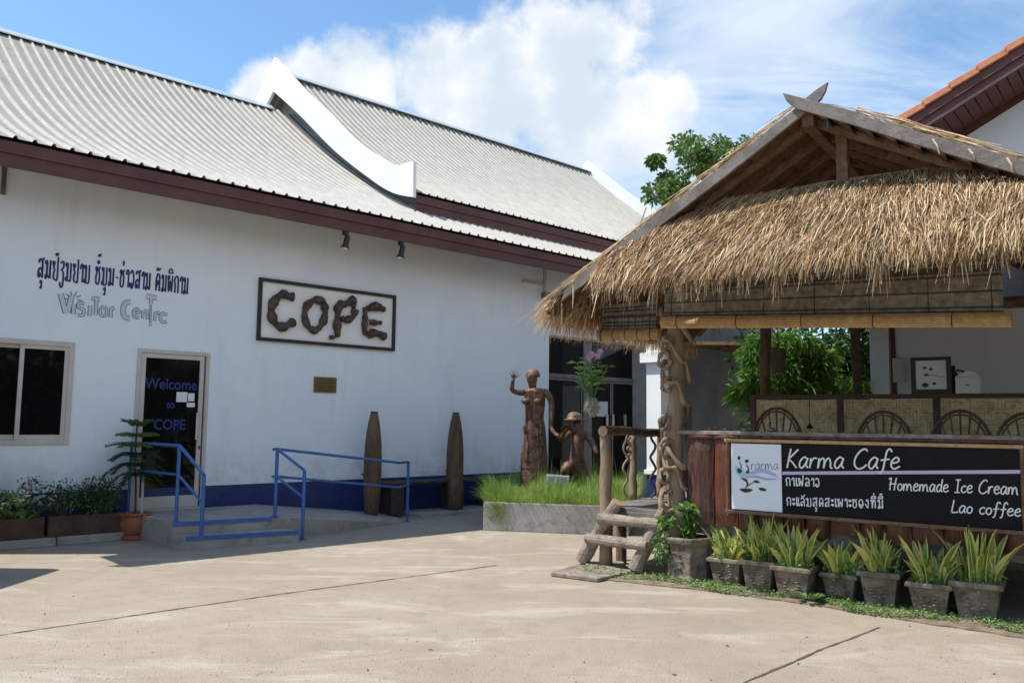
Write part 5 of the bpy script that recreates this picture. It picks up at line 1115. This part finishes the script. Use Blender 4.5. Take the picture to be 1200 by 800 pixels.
# orchid hanging from the eave
oc = onY(694, 472, 9.0); OR = thing('hanging_orchid', 'hanging orchid with mauve flowers and a ball of pale roots beside the hut', 'plant', oc)
mb = MB(); 
for i in range(240): 
    v = rv(); p = oc+Vector((v.x*.06, v.y*.06, v.z*.06)); mb.tube([p, p+rv()*.03+Vector((0, 0, -.02)), p+rv()*.04+Vector((0, 0, -.06))], .0035, 4)
mb.build('root_ball', MT['root'], OR)
tips = [(676, 425), (680, 440), (686, 432), (692, 436), (697, 428), (705, 432), (712, 430), (688, 422), (700, 445), (683, 452)]
for k, (x, y) in enumerate(tips):
    e_ = onY(x, y, 9.0+R.uniform(-.1, .1)); mid = oc.lerp(e_, .5)+Vector((R.uniform(-.02, .02), 0, .02)); path = smooth_path([oc, mid, e_], 4); MB().tube(path, .007, 6).build('cane', MT['bam'], OR)
    for i, p in enumerate(path[4::2]):
        for sg in (-1, 1):
            mb = MB(); leaf_quad(mb, p, Vector((sg*R.uniform(.5, 1), R.uniform(-.5, .5), R.uniform(.1, .8))), Vector((0, -1, .3)), R.uniform(.09, .14), .028, 0, .25); mb.build('leaf', MT['lf1'] if k < 5 else MT['lf2'], OR)
for x, y in ((693, 415), (703, 412), (700, 417), (690, 419)):
    p = onY(x, y, 9.0); mb = MB()
    for k in range(6): a = k*1.047; leaf_quad(mb, p, Vector((math.cos(a), -.3, math.sin(a))), Vector((0, -1, 0)), .045, .03, 0, 0)
    mb.build('flower', MT['flower'], OR)
MB().tube(smooth_path([oc, onY(690, 445, 9.0), onY(696, 416, 9.0)], 4), .004, 5).build('flower_stem', MT['bark'], OR); MB().tube([oc, onY(705, 385, 9.0), onY(710, 372, 9.0)], .003, 4).build('wire', MT['black'], OR)

# ================================================================== POTS ALONG THE HUT
def sqpot(mb, c, rb, rt_, h, rot, n=4, rim=.018):
    pr = [(rb*1.0, 0), (rb*1.03, .02), (rb+(rt_-rb)*.75, h*.78), (rt_*.96, h*.84), (rt_*1.0+rim, h*.86), (rt_+rim, h*.97), (rt_+rim*.6, h), (rt_-.02, h), (rt_-.03, h-.05)]
    return mb.lathe(c, [(a*1.414 if n == 4 else a, b) for a, b in pr], n, rot=rot)
krot = math.atan2(K.e.y, K.e.x)+math.pi/4
def snake_leaf(mb, p, h, w, lean, yel):
    a = R.uniform(0, 3.14); s = Vector((math.cos(a), math.sin(a)*.6, 0)); seg = 5; vs = []; tw = R.uniform(-.5, .5)
    for i in range(seg+1):
        t = i/seg; ww = w*(.55+.9*t-1.35*t*t*t*t)/.9 if i < seg else 0; ww = max(ww, .002); q = p+Vector((0, 0, h*t))+lean*(t*t); s2 = Matrix.Rotation(tw*t, 3, 'Z') @ s; nn_ = s2.cross(Vector((0, 0, 1)))*.006
        vs += [q-s2*ww, q-s2*ww*.62+nn_, q+s2*ww*.62+nn_, q+s2*ww]
    fs = []; ms = []
    for i in range(seg):
        for j in range(3): fs.append((4*i+j, 4*i+j+1, 4*i+5+j, 4*i+4+j)); ms.append(1 if (j != 1 or yel) else 0)
    o = len(mb.v); mb.v += [tuple(v) for v in vs]; mb.f += [tuple(q+o for q in f) for f in fs]; mb.m += ms
HSC = [.98, 1.03, 1.0, .93, 1.05, .97, 1.02]
POTS = [(1.40, 30, .27, .33, 'yellow', 'first small square pot right of the hexagonal pot, short yellowish sword leaves', 847, 690), (1.77, 34, .29, .46, 'green', 'square pot with the tall dark green sword leaves under the logo panel', 888, 699),
        (2.13, 28, .29, .38, 'yellow', 'square pot with broad yellow sword leaves and a chipped rim, third from the ladder', 930, 706), (2.46, 22, .27, .30, 'mixed', 'square pot with leaning yellow leaves above small round leafed greens', 982, 709),
        (2.82, 26, .29, .38, 'yellow', 'square mossy footed pot with spread yellow edged leaves, fifth of the row', 1032, 716), (3.17, 24, .27, .38, 'yellow', 'square pot trailing round green leaves over its rim, second from the right', 1088, 724), (3.52, 28, .30, .46, 'tall', 'rightmost square pot with the tallest striped sword leaves', 1148, 731)]
for k, (_, nl, h, lh, kind, lb, px, pyb) in enumerate(POTS):
    c = ground(px, pyb-3, 0); c = Vector((c.x, c.y, 0))+K.g*.135; c += K.e*R.uniform(-.02, .02)+K.g*R.uniform(-.015, .025); T = thing('potted_snake_plant', lb, 'potted plant', c, 'snake plants in square cement pots')
    h *= HSC[k]; hw = (.155 if k < 6 else .18)*HSC[6-k]; rb = hw*.72; o = sqpot(MB(), c, rb, hw, h, krot+R.uniform(-.05, .05)).build('pot', MT['pot'], T, bevel=.012)
    mb = MB()  # raised motif on the front
    for i in range(9): a = i*.7; p = c-K.g*(rb+(hw-rb)*.5+.005)+K.e*(math.cos(a)*.06)+Vector((0, 0, h*.45+math.sin(a)*.045)); mb.tube([p-K.e*.018, p, p+K.e*.018], [.004, .012, .004], 6)
    mb.build('motif', MT['pot'], T, kind='stuff')
    MB().lathe(c, [((hw-.02)*1.414, h-.05), ((hw-.02)*1.414, h-.035)], 4, rot=krot).build('soil', MT['soil'], T)
    for i in range(int(nl*1.9)):
        p = c+Vector((R.uniform(-1, 1), R.uniform(-1, 1), 0))*hw*.65+Vector((0, 0, h-.04)); ln = (p-c); ln.z = 0; ln = ln*R.uniform(.3, 1.9)+Vector((R.gauss(0, .04), R.gauss(0, .03), 0))
        yel = {'yellow': .26, 'green': .08, 'mixed': .25, 'tall': .12}[kind] > R.random()
        if R.random() < .14: ln = ln*1.3+rv()*.16; ln.z = -abs(ln.z)-.08
        mb = MB(); snake_leaf(mb, p, lh*R.uniform(.42, 1.08)*(1.25 if (kind == 'tall' and i == 3) else 1), R.uniform(.022, .042), ln, yel); mb.build('leaf', [MT['snake'], MT['snakey']], T)
    mb = MB(); nsm = {'green': 460, 'mixed': 480, 'yellow': 190, 'tall': 220}[kind]
    for i in range(nsm):
        a = R.uniform(0, 6.28); rr_ = R.uniform(.2, 1.1)*hw; p = c+Vector((math.cos(a)*rr_, math.sin(a)*rr_, h-.03+R.uniform(0, .13)-(.05 if rr_ > hw else 0))); leaf_quad(mb, p, rv()+Vector((0, 0, .5)), rv(), R.uniform(.025, .055), .03, 0, .1)
    mb.build('small_greens', MT['lf1'] if k != 1 else MT['lf2'], T, kind='stuff')
# hexagonal pot by the ladder
c = ground(797, 682, 0); c = Vector((c.x, c.y, 0))+K.g*.19; T = thing('potted_shrub', 'large hexagonal cement pot with leafy green shrub beside the log ladder', 'potted plant', c)
MB().lathe(c, [(.215, 0), (.225, .03), (.205, .06), (.215, .34), (.245, .37), (.255, .41), (.25, .43), (.22, .43), (.21, .37)], 6, rot=math.atan2(K.e.y, K.e.x)).build('pot', MT['pot'], T, bevel=.012); MB().lathe(c, [(.21, .36), (.21, .385)], 6, rot=math.atan2(K.e.y, K.e.x)).build('soil', MT['soil'], T)
mb = MB()
for i in range(14): a = i*.9; p = c-K.g*.19-K.e*.05+K.e*math.cos(a)*.06+Vector((0, 0, .2+math.sin(a)*.08)); mb.tube([p-K.e*.02, p, p+K.e*.02], [.004, .014, .004], 6)
mb.build('motif', MT['pot'], T, kind='stuff')
for i in range(9):
    e_ = c+Vector((R.uniform(-.28, .14), R.uniform(-.1, .1), R.uniform(.55, .85))); path = smooth_path([c+Vector((0, 0, .38)), c.lerp(e_, .5)+Vector((0, 0, .25)), e_], 5); MB().tube(path, .006, 5).build('stem', MT['lf2'], T)
    for p in path[2:]:
        for q in range(3): mb = MB(); leaf_quad(mb, p, rv()+Vector((0, 0, .3)), rv(), R.uniform(.08, .14), .04, 0, .2); mb.build('leaf', R.choice((MT['lf1'], MT['lf2'], MT['lf1'])), T)
mb = MB(); blob_leaves(mb, c+Vector((-.26, -.05, .33)), (.09, .09, .18), 420, .04, .02, shell=.2); mb.build('trailing_fern', MT['bam'], T)
# small weed at the foot of the vine post
wc = K(1.02, -.12, .55); T = thing('weed', 'little upright weed against the charred slab by the vine post', 'plant', K(1.0, -.12, 0)); mb = MB()
for i in range(46): p = K(1.02, -.12, .42+R.random()*.34); leaf_quad(mb, p, rv()+Vector((0, 0, .4)), rv(), .06, .02, 0, .1)
mb.tube([K(1.0, -.1, 0), K(1.02, -.12, .7)], .006, 5); mb.build('foliage', MT['lf2'], T)
# ground cover along the verge
mb = MB(); rr = random.Random(77)
for i in range(6500):
    u = rr.uniform(-.1, 5.0); v = -.48+.36*rr.random()**1.5-.08*math.sin(u*5)+.02; 
    if rr.random() > .35+.65*(.5+.5*math.sin(u*7.3+1)*math.sin(u*3.1)): continue
    if v < -.56-.05*(u > 3): continue
    p = K(u, v-(.08 if u > 2.6 else 0), .012+rr.random()*.035); d = rv(); d.z = abs(d.z)*.5; leaf_quad(mb, p, d, Vector((0, 0, 1))+rv()*.5, rr.uniform(.015, .038), .018, rr.randrange(2), .1)
gc = mb.build('ground_cover', [MT['lf1'], MT['lf2']]); tag(gc, 'creeping green weeds along the foot of the pots', 'weeds'); gc['kind'] = 'stuff'
mb = MB(); rr = random.Random(41)
for i in range(1500):
    x, y = rr.uniform(0, 1200), 640+160*rr.random()**.6; g = ground(x, y, .002); q = rr.uniform(.0015, .005)*(1+1.5*(rr.random() < .03)); a = rr.uniform(0, 3)
    if (g-K.O).dot(K.g) > -.7 and (g-K.O).dot(K.e) > -.3: continue
    mb.add([g+Vector((q*math.cos(a+k*2.09), q*math.sin(a+k*2.09), 0)) for k in range(3)]+[g+Vector((0, 0, q))], [(0, 1, 3), (1, 2, 3), (2, 0, 3)], i % 2)
gg = mb.build('grit', [MT['joint'], MT['slab']]); tag(gg, 'fine grit and tiny stones scattered over the concrete yard', 'grit'); gg['kind'] = 'stuff'
c = K(2.3, -.45, .02); T = thing('weed', 'broad leaved dark weed between the third and fourth square pots', 'plant', c)
for i in range(12): mb = MB(); a = i*2.4; leaf_quad(mb, c+Vector((math.cos(a)*.03, math.sin(a)*.03, .02)), Vector((math.cos(a), math.sin(a), .7)), Vector((0, 0, 1)), .14, .06, 0, .25); mb.build('leaf', MT['lf2'], T)
rr = random.Random(9)
for i, (x, y, lb) in enumerate(((505, 761, 'tiny dry brown leaf on the concrete below the middle of the long joint'), (852, 756, 'tiny dry brown leaf on the concrete beside the short right joint'), (790, 790, 'tiny dry brown leaf at the bottom edge left of the short joint'), (945, 746, 'tiny dry brown leaf on the concrete in front of the fourth pot'))):
    g = ground(x, y, .004); a = rr.uniform(0, 6); d = Vector((math.cos(a), math.sin(a), 0)); s = Vector((-d.y, d.x, 0)); L, w = rr.uniform(.02, .05), rr.uniform(.006, .012)
    o = MB().add([g-d*L, g+s*w+Vector((0, 0, .008)), g+d*L+Vector((0, 0, .003)), g-s*w], [(0, 1, 2), (0, 2, 3)]).build('dead_leaf', MT['wood']); tag(o, lb, 'leaf', 'dry leaves on the concrete')

# ================================================================== WHITE PIER AND WALL BEHIND THE HUT
pc2 = ground(775, 551, .74); pc2 = Vector((pc2.x, pc2.y, 0)); PR = thing('white_pier_wall', 'white rendered pier and wall with navy base and projecting ledges behind the vine post', 'wall', pc2)
Wf = Frame((pc2.x, pc2.y), (B.e.x, B.e.y), (B.g.x, B.g.y))   # u right along the wall, v away
lp = ground(756, 549, .74); dpt = (lp-pc2).dot(Wf.g); 
ld = (Vector((lp.x, lp.y, 0))-pc2); Dp = ld.length
cor = [pc2, pc2-A.g*.32, pc2-A.g*.32+A.e*.42, pc2+A.e*.42]
def pier(name, z0, z1, m, grow=0):
    c_ = sum(cor, Vector((0, 0, 0)))/4; P = [Vector((p.x, p.y, z0))+((p-c_).normalized()*grow if grow else Vector((0, 0, 0))) for p in cor]; return MB().prism(P, (0, 0, z1-z0)).build(name, m, PR, bevel=.004)
pier('shaft', .742, 2.62, MT['white']); pier('base', 0, .66, MT['dado']); pier('ledge', .662, .74, MT['white'], .05); pier('capital', 2.622, 2.8, MT['white'], .12); pier('wall_top', 2.802, 4.2, MT['white'])
def wq(t0, t1, n0, n1, z0, z1): return MB().hexa([pc2+A.e*t_+A.g*n_+Vector((0, 0, z_)) for z_ in (z0, z1) for t_, n_ in ((t0, n0), (t1, n0), (t1, n1), (t0, n1))])
wq(.423, 3.1, -.06, -.26, .66, 4.2).build('wall_panel', MT['shadewall'], PR); wq(.423, 3.1, -.055, -.26, 0, .658).build('dado', MT['dado'], PR)
CN = [pc2+A.e*a+A.g*b for a, b in ((.3, -.05), (3.3, -.05), (3.3, 1.5), (.3, 1.5))]
MB().hexa([p+Vector((0, 0, 2.86+.1*(i < 2))) for i, p in enumerate(CN)]+[p+Vector((0, 0, 2.92+.1*(i < 2))) for i, p in enumerate(CN)]).build('canopy', MT['strawd'], PR)
MB().beam(CN[3]+Vector((0, 0, 2.82)), CN[2]+Vector((0, 0, 2.82)), .07, .12).build('canopy_beam', MT['wood'], PR)
DKp = [pc2+A.e*q-A.g*.04+Vector((0, 0, z)) for q, z in ((.78, 1.25), (.98, 1.25), (.98, 1.85), (.78, 1.85))]
MB().prism(DKp, -A.g*.015).build('notice_board', MT['black'], PR)

# ================================================================== TILED HOUSE
HS = thing('tiled_house', 'white house with orange clay roof tiles and dark red boarded eaves behind the hut', 'building', B(3, 3, 0))
sr = (A.hit(0, 0, 0) and (B.hit(1200, 45, -.9)[1]-B.hit(1058, 137, -.9)[1])/(B.hit(1200, 45, -.9)[0]-B.hit(1058, 137, -.9)[0])); ru, rz = B.hit(1058, 137, -.9); UA = 5.2
def rk(u): return rz+sr*(u-ru) if u <= UA else rz+sr*(UA-ru)-sr*(u-UA)
wz = [B.hit(1135, 158, 0), B.hit(1200, 117, 0)]
def wallz(u): return wz[0][1]+(wz[1][1]-wz[0][1])/(wz[1][0]-wz[0][0])*((u if u <= UA else 2*UA-u)-wz[0][0])
Wd = 2*UA
MB().prism([B(0, 0, .8), B(Wd, 0, .8), B(Wd, 0, wallz(Wd)), B(UA, 0, wallz(UA)), B(0, 0, wallz(0))], B.g*.2).build('wall', MT['wall'], HS)
B.box(MB(), 0, Wd, -.006, .2, 0, .798).build('base_course', MT['slab'], HS); B.box(MB(), 0, .2, .2, 7, 0, wallz(0)).build('wall', MT['wall'], HS); B.box(MB(), Wd-.2, Wd, .2, 7, 0, wallz(0)).build('wall', MT['wall'], HS); B.box(MB(), 0, Wd, 7, 7.2, 0, wallz(0)).build('wall', MT['wall'], HS)
B.box(MB(), 0, .26, -.05, 0, .8, wallz(.1)-.1).build('pilaster', MT['white'], HS)
B.box(MB(), .28, .34, -.03, 0, .8, wallz(.3)-.1).build('downpipe', MT['fascia'], HS)
a = B.hit(1048, 420, 0); b_ = B.hit(1062, 448, 0); B.box(MB(), a[0], b_[0], -.12, 0, b_[1], a[1]).build('meter_box', MT['alu'], HS, bevel=.01)
# soffit boards, barge board and tiles
u0_ = -.9
def sl_box(name, ua, ub, va, vb, off0, off1, m, bev=0, fz=rk):
    p = lambda u, v, o: B(u, v, fz(u)+o)
    return MB().hexa([p(ua, va, off0), p(ub, va, off0), p(ub, vb, off0), p(ua, vb, off0), p(ua, va, off1), p(ub, va, off1), p(ub, vb, off1), p(ua, vb, off1)]).build(name, m, HS, bevel=bev)
for sgn in (0, 1):
    k = 0; 
    while True:
        ua = u0_+k*.125; ub = ua+.108
        if ub > UA: break
        if sgn: ua, ub = 2*UA-ub, 2*UA-ua
        d_ = (wallz(0)-rk(0)); sl_box('soffit_board', ua, ub, -.84, .0, -.30+R.uniform(-.002, .002), -.28, MT['fascia']); k += 1
    U0, U1 = (u0_, UA) if not sgn else (UA, 2*UA-u0_)
    sl_box('barge_board', U0, U1, -.90, -.85, -.34, -.13, MT['fascia']); sl_box('barge_cap_board', U0, U1, -.93, -.902, -.21, -.10, MT['fascia'])
    k = 0
    while True:   # stepped verge tiles
        ua = u0_-.05+k*.325; ub = ua+.37
        if ua > UA: break
        ub = min(ub, UA+.02); z_ = lambda u, o: rk(min(u, UA))+o; q0, q1 = (ua, ub) if not sgn else (2*UA-ua, 2*UA-ub)
        P = [(q0, .035), (q1, .0), (q1, -.10), (q0, -.075)]; pts = [B(q, -.97, (rk(q))+o) for q, o in P]; MB().prism(pts, B.g*.2).build('roof_tile', MT['tile'], HS, bevel=.012); k += 1
    mb = MB(); vs = []; nu, nv = 60, 90   # field of pan tiles running down the slope
    for i in range(nu+1):
        u = U0+(U1-U0)*i/nu
        for j in range(nv+1): v = -.77+j*(8.4/nv); vs.append(B(u, v, rk(u)-.03+.03*math.sin(j*2.1)+.02*((u/.325) % 1)))
    mb.add(vs, [(i*(nv+1)+j, (i+1)*(nv+1)+j, (i+1)*(nv+1)+j+1, i*(nv+1)+j+1) for i in range(nu) for j in range(nv)]).build('tile_field', MT['tile'], HS)

# ================================================================== TREES AND FOLIAGE
def tree(name, label, base, h, crown, n, L, W, mats, trunk_r=.2, group=None, limbs=6, clumps=18, clump_r=(.5, 1.0)):
    """crown = (centre offset z, rx, ry, rz)"""
    T = thing(name, label, 'tree', base, group); cz_, rx, ry, rz_ = crown; mb = MB(); c = base+Vector((0, 0, cz_)); ends = []
    for i in range(clumps):
        v = rv(); v.z = v.z*.9+.05; k = R.uniform(.55, 1)
        cc_ = c+Vector((v.x*rx, v.y*ry, v.z*rz_))*k; ends.append(cc_); s = R.uniform(*clump_r); blob_leaves(mb, cc_, (s, s, s*.75), n//clumps, L, W, nm=len(mats), shell=.35, up=.2)
    mb.build('crown', mats, T)
    tb = MB(); fork = base+Vector((0, 0, max(.5, cz_-rz_*.8))); tb.tube([base, base.lerp(fork, .5)+Vector((.05, 0, 0)), fork], [trunk_r, trunk_r*.8, trunk_r*.65], 9)
    for e_ in ends[:limbs*2]: tb.tube([fork, fork.lerp(e_, .5)+rv()*.15, e_], [trunk_r*.4, trunk_r*.22, .02], 6)
    tb.build('trunk', MT['bark'], T); return T
TR = onY(800, 215, 24.0); tree('broadleaf_tree', 'broad leafy green tree rising behind the hut roof and the white building', Vector((TR.x+1.0, TR.y, 0)), 10, (8.3, 2.3, 1.9, 1.75), 9000, .19, .11, [MT['tree'], MT['lf2'], MT['tree']], .22, clumps=38, clump_r=(.22, .55))
tb = onY(905, 190, 27.0); tree('broadleaf_tree', 'further tree whose topmost sprigs peek over the left rake of the hut', Vector((tb.x-1.0, tb.y, 0)), 10, (10.0, 1.6, 1.3, 1.3), 5000, .17, .09, [MT['tree'], MT['tree'], MT['lf2']], .2, clumps=22, clump_r=(.3, .55))
# bamboo and shrubs filling the gap between hut and white walls
def bamboo(label, px0, px1, py0, py1, Y, n, m, cat='bamboo', name='bamboo_clump', L=.16):
    a = onY((px0+px1)/2, (py0+py1)/2, Y); b0 = Vector((a.x, a.y, 0)); T = thing(name, label, cat, b0); mb = MB(); rx = (px1-px0)/2*Y/F; rz_ = (py1-py0)/2*Y/F; cs = []
    for i in range(26): v = rv(); cs.append(a+Vector((v.x*rx, v.y*.35, v.z*rz_))*R.uniform(.3, 1))
    for c_ in cs: blob_leaves(mb, c_, (.22, .2, .2), n//26, L, .022, nm=len(m), shell=.2, up=-.25, droop=.35)
    mb.build('foliage', m, T); tb = MB()
    for i in range(9): e_ = R.choice(cs); tb.tube([b0+Vector((R.uniform(-.3, .3), R.uniform(-.2, .2), 0)), b0.lerp(e_, .6)+rv()*.1, e_], [.022, .017, .006], 6)
    tb.build('stem', MT['bam'], T)
bamboo('bright green feathery bamboo arching in the sun behind the hut', 862, 1000, 378, 500, 11.9, 9000, [MT['bam'], MT['lf1']])
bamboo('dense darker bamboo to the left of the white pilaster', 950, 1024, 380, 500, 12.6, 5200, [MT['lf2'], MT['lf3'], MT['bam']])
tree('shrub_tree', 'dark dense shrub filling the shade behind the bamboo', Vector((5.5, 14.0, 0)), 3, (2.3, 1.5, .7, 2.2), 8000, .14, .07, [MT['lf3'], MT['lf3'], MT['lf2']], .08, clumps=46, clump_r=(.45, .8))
# garden wall closing the yard behind the planting
gw = MB().prism([Vector((1.6, 18.5, 0)), Vector((9.0, 17.5, 0)), Vector((9.0, 17.7, 0)), Vector((1.6, 18.7, 0))], (0, 0, 3.3)).build('garden_wall', MT['slab']); tag(gw, 'grey garden wall hidden behind the bamboo at the back of the yard', 'wall')

# things out of frame that the glass mirrors and that cast the shadow at the left edge
for i, (x, y, s) in enumerate(((9, -3, 1.2), (14, 3, 1.3), (17, -4, 1.4), (4, -9, 1.3), (-6, -10, 1.3), (-14, -6, 1.2), (11, -10, 1.3), (22, 4, 1.4))):
    tree('yard_tree', ('yard tree nearest the camera on the right', 'yard tree beside the tiled house', 'tall yard tree far right', 'yard tree straight behind the camera', 'yard tree behind the camera to the left', 'yard tree far left', 'yard tree behind the camera to the right', 'outermost yard tree on the right')[i], Vector((x, y, 0)), 7, (3.6*s, 2.6*s, 2.6*s, 2.7*s), 1400, .5, .28, [MT['tree'], MT['lf3']], .25, clumps=16, clump_r=(.8, 1.3))
mb = MB(); hp = [Vector((7.0, -9, 0)), Vector((24, -6, 0)), Vector((26, 6, 0))]
hg = thing('added_hedge', 'tall hedge added out of view to darken the window reflections', 'hedge', hp[1])  # unseen hedge, added so the window glass mirrors something dark
for a, b_ in ((hp[0], hp[1]), (hp[1], hp[2])):
    d = (b_-a).normalized(); sd_ = Vector((-d.y, d.x, 0)); MB().beam(a+Vector((0, 0, 1.9)), b_+Vector((0, 0, 1.9)), .9, 3.8).build('core', MT['lf3'], hg)
    for i in range(2600): p = a.lerp(b_, R.random())+sd_*.48+Vector((0, 0, R.uniform(.1, 4.0))); leaf_quad(mb, p, sd_*.6+rv(), rv(), .4, .22, R.randrange(2), .1)
mb.build('foliage', [MT['lf3'], MT['tree']], hg)
CR = thing('parked_van', 'dark parked van standing just outside the left edge, casting its shadow', 'van', (-7.3, 7.8, 0)); cxr = -5.52
def cp(l, w): return Vector((cxr-l, 7.0+w, 0))   # l back from the front bumper, w across
body = [(0.02, .3), (0, .8), (.05, 1.3), (.14, 2.0), (.30, 2.22), (4.0, 2.27), (4.1, 2.1), (4.08, .3)]
MB().prism([cp(l, .0)+Vector((0, 0, z)) for l, z in body], (0, 1.5, 0)).build('body', MT['car'], CR, bevel=.07)
MB().prism([cp(l, .1)+Vector((0, 0, z)) for l, z in ((.03, 1.2), (.135, 1.7), (.15, 1.7), (.06, 1.2))], (0, 1.3, 0)).build('windscreen', MT['glass'], CR)
for l in (.75, 3.3):
    for w in (-.02, 1.34):
        c = cp(l, w)+Vector((0, 0, .31)); wh = MB().tube([c, c+Vector((0, .18, 0))], .31, 20).build('wheel', MT['rubber'], CR); MB().tube([c-Vector((0, .01, 0)), c+Vector((0, .19, 0))], .18, 14).build('rim', MT['chrome'], wh)
for w in (.1, 1.16): c = cp(-.005, w)+Vector((0, 0, .62)); MB().hexa([c, c+Vector((0, .22, 0)), c+Vector((-.03, .22, 0)), c+Vector((-.03, 0, 0)), c+Vector((0, 0, .1)), c+Vector((0, .22, .1)), c+Vector((-.03, .22, .1)), c+Vector((-.03, 0, .1))]).build('headlight', MT['chrome'], CR)
